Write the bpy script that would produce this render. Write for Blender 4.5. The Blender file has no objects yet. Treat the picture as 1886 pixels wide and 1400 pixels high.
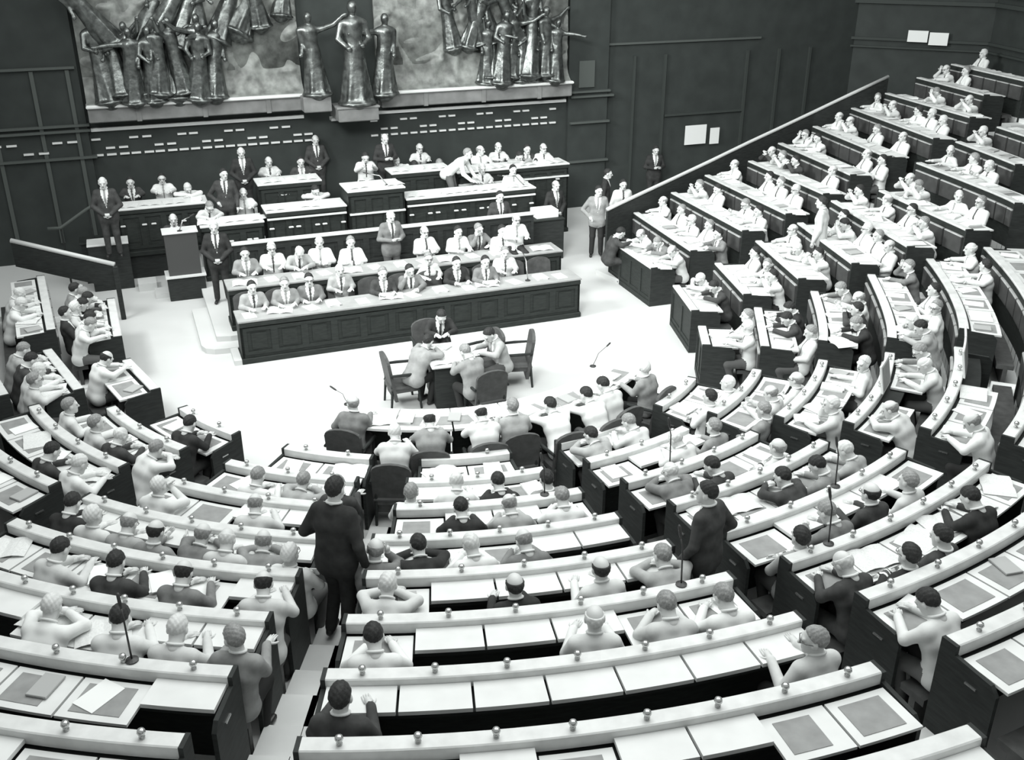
import bpy, math, random
import numpy as np
from mathutils import Vector, Matrix

random.seed(7)
rng = np.random.RandomState(11)
SC = bpy.context.scene
COL = SC.collection
R = math.radians

# ------------------------------------------------------------------ survey of the hall
F = 1850.0                      # focal length in pixels of a 1886 x 1400 frame
PX, PY = 943.0, 700.0
H = 7.0                         # height of the press gallery lens above the well floor
PITCH = math.atan(850 / F)
CEN = np.array([-1.3, 15.6])    # centre of the half-circle of desks
RISE, STEP0, STEP = 0.19, 4.42, 0.886
AX = R(21.08)
E1 = np.array([math.cos(AX), math.sin(AX)])     # along the rostrum, E2 towards the rostrum wall
E2 = np.array([-math.sin(AX), math.cos(AX)])


def at(x, y, z):
    """world point at height z that the photo shows at pixel x, y"""
    u, v = (x - PX) / F, (y - PY) / F
    d = np.array([u, math.cos(PITCH) - v * math.sin(PITCH), -math.sin(PITCH) - v * math.cos(PITCH)])
    t = (z - H) / d[2]
    return np.array([0, 0, H]) + t * d


def at_t(x, y, t):
    """(s, z) of pixel x, y on the upright plane at rostrum distance t"""
    A = at(x, y, 0)
    o = np.array([0, 0, H])
    ta, to = (A[:2] - CEN) @ E2, (o[:2] - CEN) @ E2
    p = o + (t - to) / (ta - to) * (A - o)
    return float((p[:2] - CEN) @ E1), float(p[2])


def ST(s, t):
    p = CEN + s * E1 + t * E2
    return float(p[0]), float(p[1])


# ------------------------------------------------------------------ materials
MATS = {}


def mat(name, col, rough=0.6, metal=0.0, noise=0.0, nscale=20.0, bump=0.0, wood=False, spec=0.5):
    if name in MATS:
        return MATS[name]
    m = bpy.data.materials.new(name)
    m.use_nodes = True
    nt = m.node_tree
    b = nt.nodes['Principled BSDF']
    if isinstance(col, (int, float)):
        g = col
        col = (g * 0.985, g * 1.0, g * 0.99)
    b.inputs['Base Color'].default_value = (*col, 1)
    b.inputs['Roughness'].default_value = rough
    b.inputs['Metallic'].default_value = metal
    b.inputs['Specular IOR Level'].default_value = spec
    if noise > 0 or bump > 0:
        tc = nt.nodes.new('ShaderNodeTexCoord')
        mp = nt.nodes.new('ShaderNodeMapping')
        nt.links.new(tc.outputs['Object'], mp.inputs['Vector'])
        if wood:
            mp.inputs['Scale'].default_value = (1, 1, 6)
        n = nt.nodes.new('ShaderNodeTexNoise')
        n.inputs['Scale'].default_value = nscale
        n.inputs['Detail'].default_value = 3
        nt.links.new(mp.outputs['Vector'], n.inputs['Vector'])
        if noise > 0:
            r = nt.nodes.new('ShaderNodeValToRGB')
            lo = [max(0, c * (1 - noise)) for c in col]
            hi = [min(1, c * (1 + noise)) for c in col]
            r.color_ramp.elements[0].position = 0.3
            r.color_ramp.elements[1].position = 0.7
            r.color_ramp.elements[0].color = (*lo, 1)
            r.color_ramp.elements[1].color = (*hi, 1)
            nt.links.new(n.outputs['Fac'], r.inputs['Fac'])
            nt.links.new(r.outputs['Color'], b.inputs['Base Color'])
        if bump > 0:
            bm = nt.nodes.new('ShaderNodeBump')
            bm.inputs['Strength'].default_value = bump
            bm.inputs['Distance'].default_value = 0.02
            nt.links.new(n.outputs['Fac'], bm.inputs['Height'])
            nt.links.new(bm.outputs['Normal'], b.inputs['Normal'])
    MATS[name] = m
    return m


M_FLOOR = mat('pale_carpet', 0.60, 0.9, noise=0.03, nscale=1.5)
M_TIER = mat('tier_carpet', 0.76, 0.9, noise=0.05, nscale=3)
M_DARK = mat('dark_walnut', (0.034, 0.037, 0.036), 0.55, spec=0.12, noise=0.2, nscale=6, wood=True)
M_DARK2 = mat('dark_walnut_panel', (0.031, 0.035, 0.033), 0.55, spec=0.12, noise=0.2, nscale=8, wood=True)
M_WALL = mat('wall_oak', (0.043, 0.049, 0.047), 0.65, spec=0.12, noise=0.12, nscale=2.5)
M_WALLTRIM = mat('wall_moulding', (0.09, 0.10, 0.095), 0.5, spec=0.12)
M_WALLRIB = mat('wall_rib', (0.049, 0.056, 0.053), 0.6, spec=0.12)
M_LEDGE = mat('pale_ledge_highlight', 0.74, 0.35)  # pale ledges; also paints caught light on corbels and relief ledges
M_TOP = mat('pale_desk_top', 0.74, 0.45, noise=0.05, nscale=4)
M_RAIL = mat('pale_rail', 0.66, 0.4, noise=0.10, nscale=7)
M_FLAP = mat('pale_flap', 0.72, 0.45, noise=0.05, nscale=4)
M_PAD = mat('grey_leather_pad', 0.27, 0.6, noise=0.12, nscale=9)
M_GOVTOP = mat('grey_green_baize', 0.34, 0.8, noise=0.10, nscale=5)
M_SEAT = mat('seat_leather', 0.085, 0.5, noise=0.2, nscale=10, spec=0.12)
M_BACK = mat('backrest_leather', 0.07, 0.45, noise=0.2, nscale=6)
M_BACKLIT = mat('backrest_lit_edge', 0.42, 0.4, noise=0.15, nscale=6)  # puts the lit top edge of the seat backs into the colour
M_PAPER = mat('paper', 0.84, 0.8)
M_PAPER2 = mat('printed_paper', 0.70, 0.8, noise=0.10, nscale=60)
M_BOOK = mat('folder_grey', 0.40, 0.7)
M_METAL = mat('steel', 0.55, 0.25, metal=0.9)
M_BLACKMETAL = mat('black_metal', 0.03, 0.4)
M_BRONZE = mat('bronze_relief', (0.20, 0.21, 0.20), 0.45, noise=0.45, nscale=5, bump=0.6)
M_BRONZE2 = mat('bronze_figure', (0.16, 0.17, 0.165), 0.34, metal=0.85, noise=0.4, nscale=9, bump=0.4)
M_STONE = mat('worn_stone', 0.19, 0.7, noise=0.25, nscale=3)
M_RAILING = mat('brass_rail', 0.62, 0.3)
M_SKIN = mat('skin', 0.64, 0.5)
M_SHIRT = mat('white_shirt', 0.80, 0.8)
M_SHOE = mat('black_shoe', 0.025, 0.35)
M_LIP = mat('lips', 0.27, 0.5)
M_EYE = mat('dark_eye', 0.28, 0.4)
M_TIE = mat('tie_dark', 0.06, 0.6)
M_TIE2 = mat('tie_grey', 0.30, 0.6)
M_TROUS = [mat('trousers_dark', 0.035, 0.85, spec=0.12), mat('trousers_grey', 0.12, 0.85), mat('trousers_mid', 0.07, 0.85)]
SUITS = {
    'W': [mat('cloth_pale_lit', 0.80, 0.85, noise=0.04, nscale=9, spec=0.12), mat('cloth_cream_lit', 0.74, 0.85, noise=0.05, nscale=9, spec=0.12), mat('cloth_grey_lit', 0.64, 0.85, noise=0.06, nscale=9, spec=0.12)],  # pale tones put the strong lamp light on grey suits into the cloth
    'G': [mat('cloth_grey', 0.30, 0.85, noise=0.12, nscale=12, spec=0.12), mat('cloth_mid', 0.21, 0.85, noise=0.15, nscale=12, spec=0.12), mat('cloth_stone', 0.40, 0.85, noise=0.10, nscale=12, spec=0.12)],
    'K': [mat('cloth_black', 0.042, 0.8, noise=0.2, nscale=12, spec=0.12), mat('cloth_charcoal', 0.065, 0.8, noise=0.2, nscale=12, spec=0.12)],
}
HAIRS = {'d': mat('hair_dark', 0.04, 0.5, noise=0.3, nscale=60, spec=0.12), 'g': mat('hair_grey', 0.26, 0.55, noise=0.25, nscale=60), 'w': mat('hair_white', 0.66, 0.6, noise=0.1, nscale=60)}


# ------------------------------------------------------------------ mesh building
class MB:
    def __init__(self):
        self.v, self.f, self.m = [], [], []

    def add(self, verts, faces, mi=0):
        o = len(self.v)
        self.v += [tuple(map(float, p)) for p in verts]
        self.f += [tuple(i + o for i in f) for f in faces]
        self.m += [mi] * len(faces)
        return self

    def box(self, c, s, rz=0.0, mi=0, bev=0.0):
        x, y, z = s[0] / 2, s[1] / 2, s[2] / 2
        if bev <= 0:
            vs = [(-x, -y, -z), (x, -y, -z), (x, y, -z), (-x, y, -z), (-x, -y, z), (x, -y, z), (x, y, z), (-x, y, z)]
            fs = [(3, 2, 1, 0), (4, 5, 6, 7), (0, 1, 5, 4), (1, 2, 6, 5), (2, 3, 7, 6), (3, 0, 4, 7)]
        else:
            b = bev
            vs = []
            for zz, i in ((-z, b), (-z + b, 0), (z - b, 0), (z, b)):
                vs += [(-x + i, -y + i, zz), (x - i, -y + i, zz), (x - i, y - i, zz), (-x + i, y - i, zz)]
            fs = [(3, 2, 1, 0), (12, 13, 14, 15)]
            for l in range(3):
                for k in range(4):
                    a, b2 = l * 4 + k, l * 4 + (k + 1) % 4
                    fs.append((a, b2, b2 + 4, a + 4))
        ca, sa = math.cos(rz), math.sin(rz)
        vs = [(c[0] + p[0] * ca - p[1] * sa, c[1] + p[0] * sa + p[1] * ca, c[2] + p[2]) for p in vs]
        return self.add(vs, fs, mi)

    def prism(self, poly, z0, z1, mi=0):
        n = len(poly)
        ar = sum(poly[i][0] * poly[(i + 1) % n][1] - poly[(i + 1) % n][0] * poly[i][1] for i in range(n))
        if ar < 0:
            poly = poly[::-1]
        vs = [(p[0], p[1], z0) for p in poly] + [(p[0], p[1], z1) for p in poly]
        fs = [tuple(range(n))[::-1], tuple(range(n, 2 * n))] + [(i, (i + 1) % n, (i + 1) % n + n, i + n) for i in range(n)]
        return self.add(vs, fs, mi)

    def tube(self, pts, rad, n=8, mi=0):
        pts = [Vector(p) for p in pts]
        if not isinstance(rad, (list, tuple)):
            rad = [rad] * len(pts)
        vs, fs = [], []
        for i, p in enumerate(pts):
            d = (pts[min(i + 1, len(pts) - 1)] - pts[max(i - 1, 0)]).normalized()
            a = d.orthogonal().normalized() if i == 0 else (pa - d * pa.dot(d)).normalized()
            pa = a
            b = d.cross(a)
            for k in range(n):
                t = 2 * math.pi * k / n
                vs.append(p + (a * math.cos(t) + b * math.sin(t)) * rad[i])
        for i in range(len(pts) - 1):
            for k in range(n):
                k2 = (k + 1) % n
                fs.append((i * n + k, i * n + k2, (i + 1) * n + k2, (i + 1) * n + k))
        fs.append(tuple(range(n))[::-1])
        fs.append(tuple(range((len(pts) - 1) * n, len(pts) * n)))
        return self.add(vs, fs, mi)

    def lathe(self, prof, c=(0, 0, 0), n=16, mi=0):
        vs, fs = [], []
        for r, z in prof:
            for k in range(n):
                t = 2 * math.pi * k / n
                vs.append((c[0] + r * math.cos(t), c[1] + r * math.sin(t), c[2] + z))
        for i in range(len(prof) - 1):
            for k in range(n):
                k2 = (k + 1) % n
                fs.append((i * n + k, i * n + k2, (i + 1) * n + k2, (i + 1) * n + k))
        fs.append(tuple(range(n))[::-1])
        fs.append(tuple(range((len(prof) - 1) * n, len(prof) * n)))
        return self.add(vs, fs, mi)

    def mesh(self, name, mats, smooth=False):
        me = bpy.data.meshes.new(name)
        me.from_pydata(self.v, [], self.f)
        for m in (mats if isinstance(mats, (list, tuple)) else [mats]):
            me.materials.append(m)
        if any(self.m):
            me.polygons.foreach_set('material_index', self.m)
        if smooth:
            me.polygons.foreach_set('use_smooth', [True] * len(me.polygons))
        me.update()
        return me

    def build(self, name, mats, parent=None, smooth=False):
        return link(name, self.mesh(name, mats, smooth), parent)


def link(name, me, parent=None, M=None):
    o = bpy.data.objects.new(name, me)
    COL.objects.link(o)
    if parent is not None:
        o.parent = parent
    if M is not None:
        o.matrix_local = M
    return o


def empty(name, loc=(0, 0, 0), rz=0.0):
    o = bpy.data.objects.new(name, None)
    o.empty_display_size = 0.1
    COL.objects.link(o)
    o.location = loc
    o.rotation_euler = (0, 0, rz)
    return o


USED = {}


def tag(o, label, cat, group=None):
    n = len(label.replace(',', ' ').split())
    if n > 16 or n < 4:
        print('LABELLEN', n, label)
    if label in USED:
        print('DUPLABEL', label)
    USED[label] = 1
    o['label'] = label
    o['category'] = cat
    if group:
        o['group'] = group
    return o


def struct(o):
    o['kind'] = 'structure'
    return o


ORD = ['first', 'second', 'third', 'fourth', 'fifth', 'sixth', 'seventh', 'eighth', 'ninth', 'tenth', 'eleventh', 'twelfth', 'thirteenth', 'fourteenth']

# ------------------------------------------------------------------ people: one blended surface per body
def surface_nets(V, org, h):
    """V: grid of signed distances (negative inside) -> verts, quads"""
    S = V < 0
    nx, ny, nz = V.shape
    c = np.zeros((nx - 1, ny - 1, nz - 1), int)
    for dx in (0, 1):
        for dy in (0, 1):
            for dz in (0, 1):
                c += S[dx:nx - 1 + dx, dy:ny - 1 + dy, dz:nz - 1 + dz]
    act = (c > 0) & (c < 8)
    idx = -np.ones(act.shape, int)
    ii = np.argwhere(act)
    idx[act] = np.arange(len(ii))
    acc = np.zeros((len(ii), 3))
    cnt = np.zeros(len(ii))
    corners = [(0, 0, 0), (1, 0, 0), (0, 1, 0), (1, 1, 0), (0, 0, 1), (1, 0, 1), (0, 1, 1), (1, 1, 1)]
    edges = [(0, 1), (2, 3), (4, 5), (6, 7), (0, 2), (1, 3), (4, 6), (5, 7), (0, 4), (1, 5), (2, 6), (3, 7)]
    cv = [V[ii[:, 0] + a, ii[:, 1] + b, ii[:, 2] + d] for a, b, d in corners]
    for a, b in edges:
        va, vb = cv[a], cv[b]
        m = (va < 0) != (vb < 0)
        t = va[m] / (va[m] - vb[m])
        pa, pb = np.array(corners[a]), np.array(corners[b])
        acc[m] += pa + t[:, None] * (pb - pa)
        cnt[m] += 1
    verts = (ii + acc / cnt[:, None]) * h + org
    quads = []
    for ax in range(3):
        d = [0, 0, 0]
        d[ax] = 1
        A = S[:nx - d[0], :ny - d[1], :nz - d[2]]
        B = S[d[0]:, d[1]:, d[2]:]
        e = np.argwhere(A != B)
        o1, o2 = [(1, 2), (2, 0), (0, 1)][ax]
        ok = (e[:, o1] > 0) & (e[:, o2] > 0) & (e[:, o1] < V.shape[o1] - 1) & (e[:, o2] < V.shape[o2] - 1)
        e = e[ok]
        inside = A[e[:, 0], e[:, 1], e[:, 2]]
        q = []
        for s1, s2 in ((0, 0), (1, 0), (1, 1), (0, 1)):
            k = e.copy()
            k[:, o1] -= 1 - s1
            k[:, o2] -= 1 - s2
            q.append(idx[k[:, 0], k[:, 1], k[:, 2]])
        q = np.stack(q, 1)
        q[~inside] = q[~inside][:, ::-1]
        quads.append(q)
    return verts, np.concatenate(quads)


def caps(P, a, b, r1, r2):
    a, b = np.array(a, float), np.array(b, float)
    ab = b - a
    L = max(ab @ ab, 1e-9)
    t = np.clip(((P - a) @ ab) / L, 0, 1)
    return np.linalg.norm(P - a - t[..., None] * ab, axis=-1) - (r1 + (r2 - r1) * t)


def ell(P, c, r):
    r = np.array(r, float)
    q = (P - np.array(c, float)) / r
    k = np.linalg.norm(q, axis=-1)
    return (k - 1) * r.min()


def smin(a, b, k):
    h = np.clip(0.5 + 0.5 * (b - a) / k, 0, 1)
    return b + (a - b) * h - k * h * (1 - h)


def prim_d(P, p):
    if p[0] == 'c':
        return caps(P, p[1], p[2], p[3], p[4])
    return ell(P, p[1], p[2])


def blend(prims, h, pad=0.03):
    lo, hi = np.full(3, 1e9), np.full(3, -1e9)
    for p in prims:
        if p[0] == 'c':
            r = max(p[3], p[4])
            for q in (p[1], p[2]):
                lo = np.minimum(lo, np.array(q) - r)
                hi = np.maximum(hi, np.array(q) + r)
        else:
            lo = np.minimum(lo, np.array(p[1]) - np.array(p[2]))
            hi = np.maximum(hi, np.array(p[1]) + np.array(p[2]))
    lo -= pad
    hi += pad
    n = np.ceil((hi - lo) / h).astype(int) + 1
    g = np.stack(np.meshgrid(*[lo[i] + h * np.arange(n[i]) for i in range(3)], indexing='ij'), -1)
    V = None
    for p in prims:
        d = prim_d(g, p)
        V = d if V is None else smin(V, d, p[-1])
    v, q = surface_nets(V, lo, h)
    fc = v[q].mean(1)
    ds = np.stack([prim_d(fc, p) for p in prims], 1)
    return v, q, ds.argmin(1), fc


JACKET, SKIN, SHIRT, TIE, TROUS, SHOE, EYE, LIP = range(8)


def head_data():
    """head in its own frame: centre between the ears at the origin, facing +Y"""
    K = 0.02
    pr = [('e', (0, -0.012, 0.028), (0.077, 0.098, 0.094), SKIN, K), ('e', (0, 0.028, -0.03), (0.062, 0.068, 0.078), SKIN, 0.03),
          ('c', (-0.018, 0.062, -0.088), (0.018, 0.062, -0.088), 0.025, 0.025, SKIN, 0.03),
          ('c', (0, 0.088, 0.012), (0, 0.112, -0.026), 0.010, 0.015, SKIN, 0.012),
          ('c', (-0.045, 0.078, 0.030), (0.045, 0.078, 0.030), 0.014, 0.014, SKIN, 0.015),
          ('c', (-0.015, 0.090, -0.060), (0.015, 0.090, -0.060), 0.006, 0.006, LIP, 0.008),
          ('e', (0.079, -0.008, -0.008), (0.013, 0.024, 0.034), SKIN, 0.01), ('e', (-0.079, -0.008, -0.008), (0.013, 0.024, 0.034), SKIN, 0.01),
          ('e', (0.032, 0.084, 0.008), (0.014, 0.012, 0.009), EYE, 0.006), ('e', (-0.032, 0.084, 0.008), (0.014, 0.012, 0.009), EYE, 0.006),
          ('c', (0, -0.022, -0.06), (0, -0.035, -0.16), 0.056, 0.060, SKIN, 0.03)]
    v, q, a, fc = blend(pr, 0.0085)
    m = np.array([p[-2] for p in pr])[a]
    return v, q, m


HEAD = head_data()


def hair_mesh(kind):
    h = 0.0085
    lo, n = np.array([-0.12, -0.16, -0.16]), (29, 34, 40)
    g = np.stack(np.meshgrid(*[lo[i] + h * np.arange(n[i]) for i in range(3)], indexing='ij'), -1)
    x, y, z = g[..., 0], g[..., 1], g[..., 2]
    wob = 0.003 * np.sin(x * 130 + y * 60) * np.cos(z * 95 + y * 40)
    shell = ell(g, (0, -0.014, 0.030), (0.086, 0.109, 0.104)) + wob
    if kind == 'short':
        cut = np.maximum.reduce([(y - 0.045) * 0.9 - (z - 0.075) * 0.9, -(z + 0.055) + 0 * x, np.where(y > 0.02, 0.03 - z, -1)])
        cut = np.maximum(cut, np.where((y > -0.03) & (z < 0.03), 0.01 + (0.0 - z) * 0.2, -1))
    elif kind == 'fringe':
        top = z - 0.055 - 0.10 * np.maximum(0, -y - 0.03)
        cut = np.maximum.reduce([top, -(z + 0.055), y - 0.03, np.where((y > -0.03), 0.0 - z, -1)])
    elif kind == 'receding':
        cut = np.maximum.reduce([(y - 0.02) * 0.9 - (z - 0.085) * 0.2, -(z + 0.055), np.where(y > -0.02, 0.015 - z, -1)])
    else:
        shell = np.minimum(shell, ell(g, (0, -0.055, -0.03), (0.095, 0.072, 0.105)) + wob)
        cut = np.maximum.reduce([(y - 0.05) - (z - 0.06) * 0.8, np.where(y > 0.03, 0.03 - z, -1), -(z + 0.13)])
    V = np.maximum(shell, cut)
    v, q = surface_nets(V, lo, h)
    me = bpy.data.meshes.new('hair')
    me.from_pydata(v.tolist(), [], q.tolist())
    me.materials.append(HAIRS['d'])
    me.polygons.foreach_set('use_smooth', [True] * len(me.polygons))
    return me


HAIRM = {k: hair_mesh(k) for k in ('short', 'fringe', 'receding', 'long')}


def specs_mesh():
    b = MB()
    for s in (-1, 1):
        pts = [(s * 0.033 + 0.021 * math.cos(t), 0.106, 0.008 + 0.016 * math.sin(t)) for t in np.linspace(0, 2 * math.pi, 11)]
        b.tube(pts, 0.003, 5)
        b.tube([(s * 0.054, 0.104, 0.012), (s * 0.082, 0.06, 0.012), (s * 0.086, -0.01, 0.008)], 0.003, 5)
    b.tube([(-0.012, 0.108, 0.012), (0.012, 0.108, 0.012)], 0.003, 5)
    return b.mesh('spectacles', M_BLACKMETAL)


SPECS = specs_mesh()


def hand(mb, w, d, nrm, side, curl=0.5):
    """palm side of five fingers: w wrist, d pointing direction, nrm palm normal; added as skin tubes rooted in the palm"""
    w, d, nrm = Vector(w), Vector(d).normalized(), Vector(nrm).normalized()
    nrm = (nrm - d * nrm.dot(d)).normalized()
    a = d.cross(nrm) * side
    for k, (o, L) in enumerate(((-0.030, 0.070), (-0.010, 0.080), (0.010, 0.076), (0.029, 0.060))):
        p = w + d * 0.085 + a * o
        pts, dd = [p - d * 0.03, p], d.copy()
        for seg in range(3):
            dd = (dd + nrm * curl * (0.35 + 0.25 * seg)).normalized()
            p = p + dd * L * (0.42, 0.32, 0.26)[seg]
            pts.append(p.copy())
        mb.tube(pts, [0.010, 0.0105, 0.0095, 0.0085, 0.007], 6, SKIN)
    p = w + d * 0.03 - a * 0.03
    t = (d * 0.7 - a * 0.75 + nrm * 0.25).normalized()
    mb.tube([p - t * 0.015, p + t * 0.035, p + t * 0.06 + d * 0.012], [0.013, 0.0115, 0.009], 6, SKIN)


def make_body(name, pose):
    """pose: seat height / standing, lean, head pitch & yaw, elbows, wrists -> mesh, head matrix"""
    stand = pose.get('stand', False)
    hipz = 0.93 if stand else 0.53
    lean = R(pose.get('lean', 0))
    side = pose.get('sway', 0.0)
    sp = np.array([math.sin(R(side)), math.sin(lean), math.cos(lean)])
    Hc = np.array([0, pose.get('hipy', 0.0), hipz])
    S = lambda u, x=0.0, y=0.0: Hc + sp * u + np.array([x, 0, 0]) + np.array([0, math.cos(lean), -math.sin(lean)]) * y
    pr = []
    C = lambda a, b, r1, r2, m, k=0.03: pr.append(('c', tuple(a), tuple(b), r1, r2, m, k))
    # trunk
    C(S(0.0, -0.085), S(0.0, 0.085), 0.125, 0.125, JACKET)
    C(S(0.16, -0.07), S(0.16, 0.07), 0.118, 0.118, JACKET, 0.08)
    C(S(0.33, -0.085), S(0.33, 0.085), 0.122, 0.122, JACKET, 0.08)
    C(S(0.455, -0.135), S(0.455, 0.135), 0.070, 0.070, JACKET, 0.07)
    C(S(0.47), S(0.545, 0, 0.01), 0.075, 0.056, SHIRT, 0.04)
    C(S(0.36, 0, 0.085), S(0.47, 0, 0.05), 0.045, 0.045, SHIRT, 0.02)
    # legs
    for s in (-1, 1):
        hip = S(0.0, 0.095 * s)
        if stand:
            kn, an = pose.get('legs', {}).get(s, ((0.10 * s, 0.02, 0.50), (0.11 * s, -0.02, 0.09)))
            C(hip - np.array([0, 0, 0.04]), kn, 0.098, 0.070, TROUS, 0.05)
            C(kn, an, 0.070, 0.056, TROUS, 0.03)
            an = np.array(an)
            C(an + np.array([0, -0.03, -0.05]), an + np.array([0.03 * s, 0.15, -0.058]), 0.040, 0.034, SHOE, 0.015)
        else:
            kn = np.array([0.12 * s, 0.38 + pose.get('hipy', 0), 0.50])
            an = np.array([0.11 * s, 0.27 + pose.get('hipy', 0), 0.10])
            C(hip, kn, 0.100, 0.070, TROUS, 0.05)
            C(kn, an, 0.066, 0.050, TROUS, 0.03)
            C(an + np.array([0, -0.03, -0.055]), an + np.array([0.02 * s, 0.15, -0.062]), 0.038, 0.033, SHOE, 0.015)
    if stand:
        C(S(-0.10, -0.075), S(-0.10, 0.075), 0.128, 0.128, JACKET, 0.05)
    hands = []
    for s in (-1, 1):
        el, wr, hd, hn = pose['arms'][s]
        sh = S(0.445, 0.168 * s)
        C(sh, el, 0.066, 0.052, JACKET, 0.035)
        C(el, wr, 0.053, 0.040, JACKET, 0.02)
        w, d = np.array(wr, float), np.array(hd, float)
        d = d / np.linalg.norm(d)
        C(w - d * 0.01, w + d * 0.015, 0.033, 0.031, SHIRT, 0.008)
        C(w + d * 0.015, w + d * 0.075, 0.027, 0.034, SKIN, 0.012)
        hands.append((w, d, hn, s))
    v, q, a, fc = blend(pr, 0.0135)
    m = np.array([p[-2] for p in pr])[a]
    # shirt V and tie drawn by the cut of the jacket
    ax = S(0.0)
    rel = fc - ax
    up = rel @ (sp / np.linalg.norm(sp))
    fw = rel @ np.array([0, math.cos(lean), -math.sin(lean)])
    latx = fc[:, 0] - up * sp[0]
    front = (fw > 0.03) & (m == JACKET)
    V = front & (np.abs(latx) < 0.075 * np.clip((up - 0.14) / 0.30, 0, 1)) & (up > 0.14) & (up < 0.55)
    m[V] = SHIRT
    m[(m == SHIRT) & (fw < 0.045) & (up > 0.25) & (up < 0.62) & (np.abs(latx) < 0.12)] = JACKET
    tie = (fw > 0.03) & (np.abs(latx) < 0.020) & (up > 0.17) & (up < 0.53) & ((m == SHIRT) | V)
    if pose.get('tie', True):
        m[tie] = TIE
    mb = MB()
    nk = S(0.545, 0, 0.01)
    hp, hy, hr = pose.get('head', (0, 0, 0))
    hm = Matrix.Rotation(R(hy), 4, 'Z') @ Matrix.Rotation(R(-hp), 4, 'X') @ Matrix.Rotation(R(hr), 4, 'Y')
    off = hm @ Vector((0, 0.030, 0.116))
    hc = Vector(nk) + off
    HM = Matrix.Translation(hc) @ hm
    hv = [HM @ Vector(p) for p in HEAD[0]]
    mb.v = [tuple(p) for p in v.tolist()] + [tuple(p) for p in hv]
    mb.f = [tuple(x) for x in q.tolist()] + [tuple(int(i) + len(v) for i in x) for x in HEAD[1]]
    mb.m = m.tolist() + HEAD[2].tolist()
    ca = Vector(sp).normalized()
    ring = [Vector(S(0.535, 0, 0.012)) + Vector((0.066 * math.cos(t), 0, 0)) + Vector((0, math.cos(lean), -math.sin(lean))) * (0.064 * math.sin(t)) + ca * (0.012 - 0.018 * math.sin(t)) for t in np.linspace(math.pi / 2, math.pi * 2.5, 19)]
    mb.tube(ring, 0.0125, 6, SHIRT)
    for w, d, hn, s in hands:
        hand(mb, w, d, hn, s, pose.get('curl', 0.45 if stand else 0.16))
    me = mb.mesh(name, [SUITS['G'][0], M_SKIN, M_SHIRT, M_TIE, SUITS['K'][1], M_SHOE, M_EYE, M_LIP], smooth=True)
    return me, HM


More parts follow.
